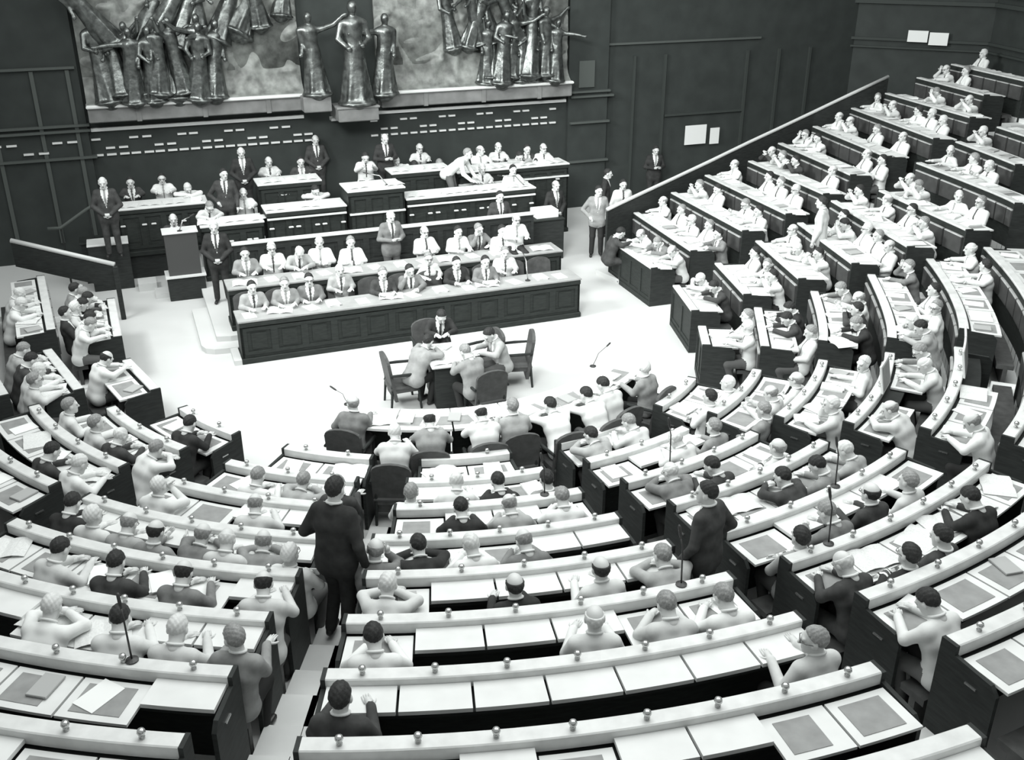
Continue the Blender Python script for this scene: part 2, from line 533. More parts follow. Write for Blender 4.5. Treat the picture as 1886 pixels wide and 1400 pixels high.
def pose_table(DZ, EZ):
    """DZ: height of hands resting on the desk above the floor, EZ: height of the elbows"""
    return {
    # forearms on the desk, looking ahead
    'sit': dict(lean=8, head=(4, 0, 0), arms={s: ((0.235 * s, 0.12, EZ), (0.15 * s, 0.38, DZ + 0.01), (-0.5 * s, 0.8, 0), (0, 0, -1)) for s in (-1, 1)}),
    # elbows on the desk, hands joined under the chin
    'elbows': dict(lean=15, head=(8, 0, 0), arms={s: ((0.22 * s, 0.34, DZ + 0.045), (0.05 * s, 0.38, DZ + 0.16), (-0.5 * s, 0.1, 0.6), (-s, 0, 0)) for s in (-1, 1)}),
    # bowed over papers, writing
    'write': dict(lean=18, head=(38, 8, 0), arms={-1: ((-0.25, 0.26, EZ + 0.01), (-0.10, 0.46, DZ + 0.01), (0.7, 0.6, 0), (0, 0, -1)), 1: ((0.25, 0.24, EZ + 0.01), (0.13, 0.46, DZ + 0.015), (-0.4, 0.8, 0), (0, 0, -1))}, curl=0.3),
    # one hand to the cheek
    'cheek': dict(lean=12, head=(10, 12, 8), arms={-1: ((-0.245, 0.24, DZ + 0.02), (-0.10, 0.44, DZ + 0.01), (0.8, 0.5, 0), (0, 0, -1)), 1: ((0.225, 0.33, DZ + 0.045), (0.115, 0.28, DZ + 0.19), (-0.1, -0.1, 1), (-1, 0.1, 0))}),
    # hand over the brow
    'brow': dict(lean=15, head=(28, -6, -4), arms={1: ((0.24, 0.26, DZ + 0.02), (0.08, 0.46, DZ + 0.01), (-0.8, 0.5, 0), (0, 0, -1)), -1: ((-0.22, 0.37, DZ + 0.045), (-0.09, 0.42, DZ + 0.18), (0.3, -0.1, 1), (0.6, -1, 0))}),
    # leaning back with folded arms
    'folded': dict(lean=-6, head=(2, 0, 0), arms={-1: ((-0.25, 0.06, 0.80), (0.03, 0.21, 0.83), (1, 0.05, 0.1), (0, -1, 0)), 1: ((0.25, 0.06, 0.80), (-0.03, 0.235, 0.80), (-1, 0.05, 0.1), (0, -1, 0))}),
    # sunk back in the seat
    'slouch': dict(lean=-16, head=(16, 0, 0), arms={s: ((0.25 * s, -0.02, 0.78), (0.10 * s, 0.20, 0.70), (-0.8 * s, 0.4, 0), (0, -0.4, -1)) for s in (-1, 1)}),
    # turned to a neighbour
    'turned': dict(lean=6, sway=6, head=(4, 52, 0), arms={-1: ((-0.25, 0.06, EZ - 0.02), (-0.16, 0.33, DZ + 0.01), (0.2, 1, 0), (0, 0, -1)), 1: ((0.24, 0.14, EZ), (0.16, 0.40, DZ + 0.01), (0.1, 1, 0), (0, 0, -1))}),
    'turned_back': dict(lean=6, sway=-6, head=(4, -52, 0), arms={1: ((0.25, 0.06, EZ - 0.02), (0.16, 0.33, DZ + 0.01), (-0.2, 1, 0), (0, 0, -1)), -1: ((-0.24, 0.14, EZ), (-0.16, 0.40, DZ + 0.01), (-0.1, 1, 0), (0, 0, -1))}),
    # lying forward over the desk
    'slump': dict(lean=32, head=(30, 14, 6), arms={-1: ((-0.27, 0.42, DZ + 0.045), (-0.05, 0.58, DZ + 0.02), (1, 0.2, 0), (0, 0, -1)), 1: ((0.27, 0.40, DZ + 0.045), (0.05, 0.52, DZ + 0.045), (-1, 0.2, 0), (0, 0, -1))}),
    # reading a raised sheet
    'read': dict(lean=4, head=(22, 0, 0), arms={s: ((0.235 * s, 0.10, EZ - 0.03), (0.13 * s, 0.36, EZ + 0.08), (-0.2 * s, 0.8, 0.4), (-s, 0, 0.2)) for s in (-1, 1)}),
    # standing, arms hanging
    'stand': dict(stand=True, head=(6, 0, 0), arms={s: ((0.25 * s, -0.03, 1.10), (0.26 * s, 0.06, 0.86), (0, 0.15, -1), (-s, 0, 0)) for s in (-1, 1)}),
    # standing attendant, gloved hands joined in front
    'attend': dict(stand=True, head=(6, 0, 0), arms={s: ((0.27 * s, 0.02, 1.10), (0.07 * s, 0.20, 0.96), (-0.9 * s, 0.2, -0.2), (0, -1, 0)) for s in (-1, 1)}),
    # standing with a hand on the hip
    'hip': dict(stand=True, head=(4, 20, 0), arms={1: ((0.34, -0.08, 1.12), (0.19, 0.06, 0.98), (-0.3, 0.7, -0.4), (-1, 0, 0)), -1: ((-0.25, 0.0, 1.10), (-0.23, 0.14, 0.88), (0, 0.3, -1), (1, 0, 0))}),
    # standing with papers held before the chest
    'carry': dict(stand=True, head=(14, 0, 0), arms={s: ((0.27 * s, 0.02, 1.12), (0.10 * s, 0.26, 1.13), (-0.7 * s, 0.5, 0.2), (0, -0.4, 1)) for s in (-1, 1)}),
    # standing, bent forward over a desk
    'bend': dict(stand=True, lean=52, hipy=-0.1, head=(6, 0, 0), legs={-1: ((-0.10, 0.0, 0.49), (-0.11, -0.14, 0.09)), 1: ((0.10, 0.02, 0.49), (0.11, -0.06, 0.09))},
                 arms={s: ((0.28 * s, 0.34, 0.95), (0.18 * s, 0.50, 0.78), (-0.1 * s, 0.9, -0.2), (0, 0, -1)) for s in (-1, 1)}),
    # in mid-stride
    'walk': dict(stand=True, head=(8, 0, 0), lean=3, legs={-1: ((-0.09, 0.10, 0.50), (-0.10, -0.04, 0.12)), 1: ((0.09, 0.0, 0.50), (0.10, -0.10, 0.09))},
                 arms={-1: ((-0.30, -0.02, 1.14), (-0.26, 0.20, 1.06), (0.6, 0.7, 0.1), (0, 0, -1)), 1: ((0.26, -0.04, 1.10), (0.27, 0.04, 0.86), (0, 0.15, -1), (-1, 0, 0))}),
}


POSES = pose_table(0.915, 0.905)
POSES.update({k + '_low': v for k, v in pose_table(0.855, 0.82).items() if not v.get('stand')})
BODY = {}


def body(pose):
    if pose not in BODY:
        BODY[pose] = make_body('person', POSES[pose])
    return BODY[pose]


POSE_WORDS = {'sit': 'forearms on the desk', 'elbows': 'chin on joined hands', 'write': 'bowed over papers', 'cheek': 'hand to cheek', 'brow': 'hand over brow',
              'folded': 'arms folded', 'slouch': 'leaning back', 'turned': 'head turned', 'turned_back': 'head turned', 'slump': 'slumped over the desk', 'read': 'holding a sheet',
              'stand': 'standing', 'attend': 'standing, hands joined', 'hip': 'hand on hip', 'carry': 'carrying papers', 'bend': 'bent forward', 'walk': 'climbing the stairs'}
TONE_WORDS = {'W': 'pale suit', 'G': 'grey suit', 'K': 'dark suit'}
NPEOPLE = [0]


def person(pose, loc, yaw, tone, hair, label, group, scale=1.0, specs=False, tie=None, shirt=None, skin=None):
    me, HM = body(pose)
    o = link('person', me)
    o.location = loc
    o.rotation_euler = (0, 0, yaw)
    o.scale = (scale,) * 3
    i = NPEOPLE[0]
    NPEOPLE[0] += 1
    S = SUITS[tone]
    suit = S[i % len(S)]
    tr = suit if tone == 'K' else M_TROUS[i % 3]
    sl = [suit, skin or M_SKIN, shirt or M_SHIRT, tie or (M_TIE if i % 3 else M_TIE2), tr, M_SHOE, M_EYE, M_LIP]
    for k, m in enumerate(sl):
        o.material_slots[k].link = 'OBJECT'
        o.material_slots[k].material = m
    hk, hc = {'d': ('short', 'd'), 'g': ('short', 'g'), 'w': ('short', 'w'), 'b': ('fringe', 'g'), 'k': ('fringe', 'd'), 'r': ('receding', 'd'), 'l': ('long', 'd'), 'f': ('fringe', 'w')}[hair]
    ho = link('hair', HAIRM[hk], o, HM)
    ho.material_slots[0].link = 'OBJECT'
    ho.material_slots[0].material = HAIRS[hc]
    if specs:
        link('spectacles', SPECS, o, HM)
    tag(o, label, 'person', group)
    return o


HAIR_WORDS = {'d': 'dark-haired', 'g': 'grey-haired', 'w': 'white-haired', 'b': 'balding', 'k': 'bald-crowned', 'r': 'receding-haired', 'l': 'long-haired', 'f': 'bald'}

# ------------------------------------------------------------------ curved desk rows
class Row:
    """path of a desk row's rail; pos(u, off): off > 0 is away from the centre of the hall"""

    def __init__(self, key, k, z, arc=None, pts=None, units=None):
        self.key, self.k, self.z, self.zf = key, k, z, (0.0 if k == 0 else z - 0.86)
        self.arc, self.pts = arc, pts
        if pts is not None:
            P = np.array(pts, float)
            if len(P) == 2:
                P = np.array([P[0], P.mean(0), P[1]])
            self.q = P
        N = 24
        g = np.array([self.pos(i / N, 0.0) for i in range(N + 1)])
        self.L = float(np.linalg.norm(np.diff(g, axis=0), axis=1).sum())
        self.n = units or max(2, int(round(self.L / 0.53)))

    def base(self, u):
        if self.arc:
            r, a0, a1 = self.arc
            t = R(a0 + (a1 - a0) * u)
            n = np.array([math.sin(t), -math.cos(t)])
            return CEN + r * n, n
        q = self.q
        l = [(u - .5) * (u - 1) * 2, -4 * u * (u - 1), 2 * u * (u - .5)]
        d = [4 * u - 3, -8 * u + 4, 4 * u - 1]
        p = sum(l[i] * q[i] for i in range(3))
        t = sum(d[i] * q[i] for i in range(3))
        n = np.array([t[1], -t[0]]) / np.hypot(*t)
        if n @ (p - CEN) < 0:
            n = -n
        return p, n

    def pos(self, u, off=0.0):
        p, n = self.base(u)
        return p + n * off

    def uoff(self, P):
        us = np.linspace(-0.15, 1.15, 66)
        g = np.array([self.pos(u) for u in us])
        i = int(np.argmin(np.linalg.norm(g - P, axis=1)))
        lo, hi = us[max(0, i - 1)], us[min(65, i + 1)]
        for _ in range(3):
            us2 = np.linspace(lo, hi, 9)
            g = np.array([np.linalg.norm(self.pos(u) - P) for u in us2])
            j = int(np.argmin(g))
            lo, hi = us2[max(0, j - 1)], us2[min(8, j + 1)]
        u = us2[j]
        p, n = self.base(u)
        return float(u), float((P - p) @ n)


def sweep(mb, row, prof, u0=0.0, u1=1.0, mi=0, seg=0.16):
    n = max(1, int(math.ceil(row.L * (u1 - u0) / seg)))
    m = len(prof)
    vs = []
    for i in range(n + 1):
        u = u0 + (u1 - u0) * i / n
        p, nn = row.base(u)
        for o, z in prof:
            vs.append((p[0] + nn[0] * o, p[1] + nn[1] * o, z))
    # direction of travel decides the winding
    a, _ = row.base(u0)
    b, nn = row.base(u1)
    t = b - a
    flip = (t[0] * nn[1] - t[1] * nn[0]) > 0
    fs = []
    for i in range(n):
        for k in range(m):
            k2 = (k + 1) % m
            f = (i * m + k, i * m + k2, (i + 1) * m + k2, (i + 1) * m + k)
            fs.append(f[::-1] if flip else f)
    c0, c1 = tuple(range(m)), tuple(range(n * m, n * m + m))
    fs += [c0, c1[::-1]] if flip else [c0[::-1], c1]
    return mb.add(vs, fs, mi)


def rect(o0, o1, z0, z1):
    return [(o0, z0), (o1, z0), (o1, z1), (o0, z1)]


# angular extent of the blocks seen from the centre (degrees, 0 towards the lens)
ROWS = {}


def arcs(key, n, a0, a1):
    ROWS[key] = []
    for k in range(n):
        f0 = a0[min(k, len(a0) - 1)]
        f1 = a1[min(k, len(a1) - 1)]
        ROWS[key].append(Row(key, k, 0.8 + RISE * k, arc=(STEP0 + STEP * k, f0, f1)))


arcs('C', 9, [2.0, 0.9, 0.4, -0.6, -0.2, -0.4, -0.4], [16.3, 18.3, 19.3, 19.6, 20.5, 21.2, 21.5])
arcs('L3', 9, [-21.2, -23.8, -25.2, -27.3, -27.3], [-6.4, -5.9, -5.4, -5.0, -4.8, -4.7, -4.6])
arcs('L2', 7, [-47.5, -50.6, -53.2, -53.5], [-32.2, -31.7, -31.6])
arcs('R1', 9, [25.4, 24.6, 24.6, 25.0, 24.9, 25.2, 25.4], [39.6, 41.7, 43.9, 44.6, 45.3, 45.4])
arcs('R2', 8, [48.8, 48.3, 49.6, 50.0, 50.4], [63.0, 66.4, 69.0, 70.2, 70.6])
# blocks that straighten towards the rostrum: ends measured on the rail tops
M3 = [[(1289, 600), (1297, 634)], [(1392, 566), (1405, 637)], [(1496, 536), (1510, 588), (1511, 626)], [(1601, 505), (1630, 572), (1638, 621)], [(1709, 476), (1752, 541), (1771, 604)]]
M4 = [[(1242, 525), (1276, 571)], [(1319, 484), (1372, 541)], [(1394, 443), (1473, 512)], [(1471, 410), (1571, 484)], [(1533, 369), (1673, 453)], [(1621, 350), (1781, 422)], [(1690, 299), (1814, 347), (1872, 373)], [(1762, 260), (1816, 280), (1872, 302)]]
M5 = [[(1126, 443), (1201, 493)], [(1169, 391), (1274, 461)], [(1238, 354), (1369, 424)], [(1300, 322), (1449, 393)], [(1380, 296), (1518, 356)], [(1435, 263), (1568, 321)],
      [(1499, 232), (1633, 287)], [(1568, 198), (1721, 254)], [(1632, 171), (1788, 215)], [(1690, 142), (1814, 174)]]
Z3 = [0.8 + RISE * k for k in range(5)]
Z4 = [0.8, 0.99, 1.26, 1.51, 1.79, 2.05, 2.32, 2.59]
Z5 = [0.8, 0.99, 1.32, 1.55, 1.82, 2.04, 2.31, 2.66, 3.0, 3.3]


def measured(key, M, Z, total, dz):
    ROWS[key] = []
    for k, (px, z) in enumerate(zip(M, Z)):
        ROWS[key].append(Row(key, k, z, pts=[at(x, y, z)[:2] for x, y in px]))
    while len(ROWS[key]) < total:
        r = ROWS[key][-1]
        pts = [r.pos(u, 0.95) for u in (-0.02, 0.5, 1.02)]
        ROWS[key].append(Row(key, r.k + 1, r.z + dz, pts=pts))


measured('R3', M3, Z3, 7, 0.22)
measured('R4', M4, Z4, 9, 0.28)
measured('R5', M5, Z5, 11, 0.30)


def mirror(p):
    d = np.array(p) - CEN
    return CEN + (-(d @ E1)) * E1 + (d @ E2) * E2


for src, dst, n in (('R4', 'L1', 5), ('R5', 'L0', 4)):
    ROWS[dst] = []
    for r in ROWS[src][:n]:
        z = 0.8 + RISE * r.k
        ROWS[dst].append(Row(dst, r.k, z, pts=[mirror(r.pos(u)) for u in (0, .5, 1)]))

BLOCK = {'C': 'block behind the committee table', 'L3': 'block beside the stair climber', 'L2': 'third block from the podium', 'L1': 'second block from the podium', 'L0': 'first block from the podium',
         'R1': 'fifth block from the handrail', 'R2': 'fourth block from the handrail', 'R3': 'third block from the handrail', 'R4': 'second block from the handrail', 'R5': 'block under the handrail'}
BLOCKS = {k: v.replace('block behind the committee table', 'committee table block').replace('block beside the stair climber', 'stair climber block').replace('block under the handrail', 'long handrail block').replace('from the ', 'from ') for k, v in BLOCK.items()}
NEAR = ('C', 'L3', 'L2', 'R1', 'R2')
# what the photo shows of single desk places: o open flap with pad, f folded flap, r raised flap
STATE = {('C', 0): 'oo', ('C', 1): 'ffo', ('C', 2): 'offo', ('C', 3): 'fooff', ('C', 4): 'offffo', ('C', 5): 'offfoo', ('C', 6): 'ffffff',
         ('L3', 0): 'ooo', ('L3', 1): 'ooff', ('L3', 2): 'ooofff', ('L3', 3): 'fffffff', ('L3', 4): 'ooooof', ('L3', 5): 'offooff', ('L3', 6): 'oooooof',
         ('R2', 2): 'oor', ('R2', 3): 'orr', ('R2', 4): 'ooorr', ('R3', 1): 'oo', ('L1', 1): 'or', ('R1', 4): 'offfoo', ('R1', 0): 'of', ('R1', 1): 'off'}
HIDE_BEYOND = {'C': 8, 'L3': 8}


def unit_state(row):
    s = STATE.get((row.key, row.k))
    out = []
    for i in range(row.n):
        if s:
            out.append(s[min(len(s) - 1, int(i * len(s) / row.n))])
        else:
            out.append('o' if row.key not in ('C', 'L3') or rng.rand() < 0.55 else 'f')
    return out


TAKEN = {}      # (key, k) -> {unit: person?}
KNOB = MB().lathe([(0.020, 0), (0.022, 0.012), (0.012, 0.018), (0.012, 0.026), (0.024, 0.036), (0.030, 0.052), (0.024, 0.070), (0.010, 0.078)], n=10).mesh('microphone_knob', M_METAL, True)


def desk_row(row):
    k, z, zf = row.k, row.z, row.zf
    p, _ = row.base(0.5)
    root = empty('desk_row', (p[0], p[1], zf))
    near = row.key in NEAR
    dr = 0.05 if near else 0.0      # the near desks lie lower behind their rail
    lab = f"curved wooden desk row, {ORD[k]} row of the {BLOCK[row.key]}"
    tag(root, lab, 'desk', 'curved desk rows of the half-circle')
    X = Matrix.Translation((-p[0], -p[1], -zf))

    def part(name, mb, m, parent=root, smooth=False):
        if name not in ('writing_pad', 'handle'):
            mb.v = [(a - p[0], b - p[1], c - zf) for a, b, c in mb.v]
        else:
            mb.v = [(a - p[0], b - p[1], c - zf) for a, b, c in mb.v]
        return mb.build(name, m, parent, smooth)
    zb = zf - (0.0 if k == 0 else RISE + 0.02) if row.key not in ('R5', 'R4') else zf - (0.0 if k == 0 else 0.34)
    zb = max(zb, 0.0)
    # front board with framed fields
    mb = MB()
    sweep(mb, row, rect(0.0, 0.035, zb, z - 0.03))
    sweep(mb, row, rect(-0.022, 0.0, z - 0.135, z - 0.03))
    if k == 0:
        sweep(mb, row, rect(-0.03, 0.0, zb, zb + 0.10))
        nf = row.n
        for i in range(nf):
            a, b = i / nf, (i + 1) / nf
            w = 0.05 / row.L
            sweep(mb, row, rect(-0.018, 0.0, zb + 0.10, z - 0.135), a, a + w)
            sweep(mb, row, rect(-0.018, 0.0, zb + 0.10, z - 0.135), b - w, b)
            sweep(mb, row, rect(-0.014, 0.0, zb + 0.10, zb + 0.17), a + w, b - w)
    part('front_board', mb, M_DARK2)
    mb = MB()
    sweep(mb, row, [(-0.03, z - 0.03), (0.105, z - 0.03), (0.105, z - 0.008), (0.095, z), (-0.02, z), (-0.03, z - 0.008)])
    if near:
        sweep(mb, row, rect(0.085, 0.105, z - 0.055 - dr, z - 0.03))
    part('rail', mb, M_RAIL)
    mb = MB()
    sweep(mb, row, rect(0.035, 0.33, z - 0.12 - dr, z - 0.09 - dr))
    part('under_shelf', mb, M_DARK)
    mb = MB()
    sweep(mb, row, rect(0.56, 0.80, zf + 0.30, zf + 0.365))
    sweep(mb, row, rect(0.66, 0.72, zf, zf + 0.30))
    part('seat_bench', mb, M_SEAT)
    ends = MB(), MB()
    for j, u in enumerate((0.0, 1.0)):
        w = 0.035 / row.L
        u0, u1 = (u - w, u) if j == 0 else (u, u + w)
        mb = MB()
        sweep(mb, row, [(-0.03, zb), (0.50, zb), (0.50, z - 0.12 - dr), (0.44, z - 0.05 - dr), (0.11, z - 0.03 - dr), (0.11, z), (-0.03, z)], u0, u1)
        e = part('end_panel', mb, M_DARK)
        if near:
            mb = MB()
            uu = u0 - 0.012 / row.L if j == 0 else u1
            sweep(mb, row, rect(0.24, 0.34, z - 0.23, z - 0.215), uu, uu + 0.012 / row.L)
            part('handle', mb, M_METAL, e)
    st = unit_state(row)
    tk = TAKEN.get((row.key, k), {})
    spots = []
    for i in range(row.n):
        s = st[i]
        if tk.get(i) and s == 'f' and (row.key, k) not in STATE:
            s = 'o'
        if tk.get(i) and s == 'r':
            s = 'o'
        g = 0.010 / row.L
        u0, u1 = i / row.n + g, (i + 1) / row.n - g
        if s == 'f':
            mb = MB()
            sweep(mb, row, rect(0.107, 0.38, z - 0.055 - dr * 0.8, z - 0.02 - dr * 0.8), u0, u1)
            part('flap', mb, M_FLAP)
        elif s == 'r':
            mb = MB()
            sweep(mb, row, [(0.11, z + 0.004), (0.135, z + 0.004), (0.06, z + 0.37), (0.035, z + 0.37)], u0, u1)
            fl = part('flap', mb, M_FLAP)
            mb = MB()
            sweep(mb, row, [(0.131, z + 0.03), (0.137, z + 0.03), (0.070, z + 0.345), (0.064, z + 0.345)], u0 + 0.05 / row.L, u1 - 0.05 / row.L)
            part('writing_pad', mb, M_PAD, fl)
        else:
            mb = MB()
            sweep(mb, row, rect(0.145, 0.55, z - 0.075 - dr, z - 0.05 - dr), u0, u1)
            fl = part('flap', mb, M_FLAP)
            a = 0.07 / row.L
            mb = MB()
            sweep(mb, row, rect(0.20, 0.49, z - 0.052 - dr, z - 0.045 - dr), u0 + a, u1 - a * (1.2 if i % 2 else 2.0))
            if row.key not in ('R4', 'R5') or (i + k) % 3 == 0:
                part('writing_pad', mb, M_PAD, fl)
            spots.append(i)
        if near and k < 8:
            q, n = row.base((i + 0.5) / row.n)
            ko = link('microphone_knob', KNOB, root)
            ko.location = (q[0] + n[0] * 0.045 - p[0], q[1] + n[1] * 0.045 - p[1], z - zf)
    # upholstered backs for the people of the row in front
    if k > 0:
        for i in range(row.n):
            g = 0.03 / row.L
            mb = MB()
            zt = z - 0.16
            sweep(mb, row, [(-0.045, zt - 0.30), (-0.001, zt - 0.30), (-0.001, zt + 0.0), (-0.035, zt), (-0.055, zt - 0.02)], i / row.n + g, (i + 1) / row.n - g)
            mb.m = [0] * len(mb.f)
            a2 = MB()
            sweep(a2, row, [(-0.058, zt), (-0.001, zt), (-0.001, zt + 0.022), (-0.05, zt + 0.022)], i / row.n + g, (i + 1) / row.n - g)  # pale top strip paints the light along the upper edge
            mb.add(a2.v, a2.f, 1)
            part('backrest', mb, [M_BACK, M_BACKLIT])
    return root, spots


def tiers():
    """raked floor under each block, with the half steps of its aisles"""
    for key, rows in ROWS.items():
        mb = MB()
        for r in rows:
            if r.k == 0:
                continue
            zt = r.zf
            w = 0.36 / r.L
            wl = w * (1.0)
            sweep(mb, r, rect(0.0, 1.10 if r.k < len(rows) - 1 else 1.4, 0.0, zt), -wl, 1 + wl, seg=0.3)
            for a, b in ((-wl, -0.02 / r.L), (1 + 0.02 / r.L, 1 + wl)):
                sweep(mb, r, rect(-0.42, 0.0, 0.0, zt - RISE * 0.5), a, b, seg=0.3)
        struct(mb.build('floor_tier', M_TIER))


# ------------------------------------------------------------------ heads read off the photo: x, y, suit, hair, pose
# (pose . = any)


# ------------------------------------------------------------------ setting: floor, walls, rostrum steps
def stbox(mb, s0, s1, t0, t1, z0, z1, mi=0, bev=0.0):
    c = ST((s0 + s1) / 2, (t0 + t1) / 2)
    return mb.box((c[0], c[1], (z0 + z1) / 2), (abs(s1 - s0), abs(t1 - t0), z1 - z0), AX, mi, bev)


WT = 9.0     # rostrum wall


def setting():
    mb = MB()
    mb.box((2, 14, -0.1), (60, 60, 0.2))
    struct(mb.build('floor', M_FLOOR))
    mb = MB()
    stbox(mb, -14, 15.2, WT, WT + 0.3, 0, 7.2)
    stbox(mb, -14, -5.05, WT - 0.12, WT, 0, 7.2)
    stbox(mb, 6.35, 7.45, WT - 0.12, WT, 0, 7.2)
    struct(mb.build('wall_rostrum', M_WALL))
    # framed fields and mouldings of the rostrum wall
    mb = MB()
    for s0, s1, z, d, h in ((-4.99, -0.36, 2.85, 0.10, 0.07), (1.18, 6.3, 2.83, 0.10, 0.07), (0.25, 1.17, 2.765, 0.24, 0.07)):
        stbox(mb, s0, s1, WT - d, WT, z - h, z)
    struct(mb.build('trim_1', M_LEDGE))
    mb = MB()
    for s0, s1, z, d in ((-13, -5.1, 4.17, 0.2), (-13, -5.0, 2.97, 0.2), (-13, -5.0, 2.86, 0.22), (-13, -4.95, 2.28, 0.2), (6.4, 7.5, 3.02, 0.2), (6.4, 7.6, 2.90, 0.2), (6.4, 7.5, 2.25, 0.2), (6.4, 7.5, 1.25, 0.2), (6.4, 12.0, 4.13, 0.06)):
        stbox(mb, s0, s1, WT - d, WT, z - 0.05, z)
    for s in (-9.4, -8.6, -7.7, -6.9, -6.0, -5.3):
        stbox(mb, s, s + 0.08, WT - 0.16, WT, 0.4, 4.1)
    stbox(mb, 6.62, 7.05, WT - 0.16, WT, 3.1, 3.75)
    struct(mb.build('trim_2', M_WALLTRIM))
    mb = MB()
    for s in (8.2, 9.1, 11.6, 12.6, 13.6):
        stbox(mb, s, s + 0.07, WT - 0.06, WT, 0.3, 3.8)
    stbox(mb, 9.2, 11.6, WT - 0.06, WT, 2.2, 2.26)
    struct(mb.build('trim_5', M_WALLRIB))
    # two staggered courses of small corbels under the long moulding, caught light painted as pale colour
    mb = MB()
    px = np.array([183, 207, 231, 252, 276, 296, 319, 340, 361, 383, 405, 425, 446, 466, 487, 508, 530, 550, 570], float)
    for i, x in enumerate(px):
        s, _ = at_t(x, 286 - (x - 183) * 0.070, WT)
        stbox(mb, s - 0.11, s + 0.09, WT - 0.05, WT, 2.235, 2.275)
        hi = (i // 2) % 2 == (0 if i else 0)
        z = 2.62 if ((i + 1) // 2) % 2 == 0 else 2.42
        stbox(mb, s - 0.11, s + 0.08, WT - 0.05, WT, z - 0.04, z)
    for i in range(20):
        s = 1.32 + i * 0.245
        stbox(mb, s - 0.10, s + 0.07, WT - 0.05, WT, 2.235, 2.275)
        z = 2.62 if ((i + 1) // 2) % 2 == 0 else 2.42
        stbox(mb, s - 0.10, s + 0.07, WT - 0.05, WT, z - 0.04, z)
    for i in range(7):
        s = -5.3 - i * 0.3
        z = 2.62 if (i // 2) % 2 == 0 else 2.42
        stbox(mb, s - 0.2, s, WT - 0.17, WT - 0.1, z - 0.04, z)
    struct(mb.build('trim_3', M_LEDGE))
    # side wall that closes the hall behind the upper rows
    P = [ST(15.0, WT + 0.1)]
    r5, r4, r3, r2 = (ROWS[k][-1] for k in ('R5', 'R4', 'R3', 'R2'))
    P += [tuple(r5.pos(-0.25, 1.5)), tuple(r5.pos(0.5, 1.3)), tuple(r4.pos(0.0, 2.6)), tuple(r4.pos(1.0, 2.6)), tuple(r3.pos(0.5, 3.6)), tuple(r2.pos(0.5, 3.0))]
    global SIDE
    SIDE = P
    mb = MB()
    for a, b in zip(P, P[1:]):
        d = Vector((b[0] - a[0], b[1] - a[1], 0))
        n = Vector((-d.y, d.x, 0)).normalized()
        if n.dot(Vector((CEN[0] - a[0], CEN[1] - a[1], 0))) > 0:
            n = -n
        q = [a, b, (b[0] + n.x * 0.3, b[1] + n.y * 0.3), (a[0] + n.x * 0.3, a[1] + n.y * 0.3)]
        mb.prism(q, 0, 7.2)
    struct(mb.build('wall_side', M_WALL))
    mb = MB()
    for a, b in zip(P, P[1:]):
        for z0, z1, w in ((4.9, 5.0, 0.1), (5.15, 5.22, 0.07), (3.95, 4.02, 0.08), (3.75, 3.8, 0.08)):
            d = Vector((b[0] - a[0], b[1] - a[1], 0))
            n = Vector((-d.y, d.x, 0)).normalized()
            if n.dot(Vector((CEN[0] - a[0], CEN[1] - a[1], 0))) < 0:
                n = -n
            mb.prism([a, b, (b[0] + n.x * w, b[1] + n.y * w), (a[0] + n.x * w, a[1] + n.y * w)], z0, z1)
    struct(mb.build('trim_4', M_WALLRIB))
    # raised floors of the government benches and the rostrum
    mb = MB()
    prof = [(-3.62, 4.3), (-3.62, 2.35), (-3.56, 2.17), (-3.42, 2.08), (-3.2, 2.05), (3.42, 2.05), (3.42, 4.3)]
    mb.prism([ST(*p) for p in prof], 0, 0.10)
    mb.prism([ST(*p) for p in [(-3.34, 5.6), (-3.34, 2.42), (-3.1, 2.36), (3.40, 2.36), (3.40, 5.6)]], 0.10, 0.20)
    stbox(mb, -3.16, -3.02, 1.44, 2.1, 0, 0.09)
    struct(mb.build('floor_government', M_FLOOR))
    mb = MB()
    stbox(mb, -3.16, 4.1, 5.66, 7.0, 0, 0.50)
    stbox(mb, -1.85, 4.1, 5.66, 7.0, 0.50, 0.66)
    stbox(mb, -0.14, 1.07, 5.66, 7.0, 0.66, 0.95)
    stbox(mb, -4.73, 5.5, 7.0, WT - 0.2, 0, 0.66)
    stbox(mb, -1.85, 5.5, 7.0, WT - 0.2, 0.66, 0.82)
    struct(mb.build('floor_rostrum', M_TIER))
    mb = MB()
    for (x0, y0, x1, y1, z) in ((256, 500, 275, 522, 0.16), (283, 515, 312, 540, 0.10)):
        p = at((x0 + x1) / 2, y1, z)
        mb.box((p[0], p[1] + 0.18, z / 2), (0.36, 0.42, z), AX)
    mb.box((*ST(5.15, 2.9), 0.05), (0.45, 1.7, 0.1), AX + R(12))
    struct(mb.build('floor_step', M_FLOOR))


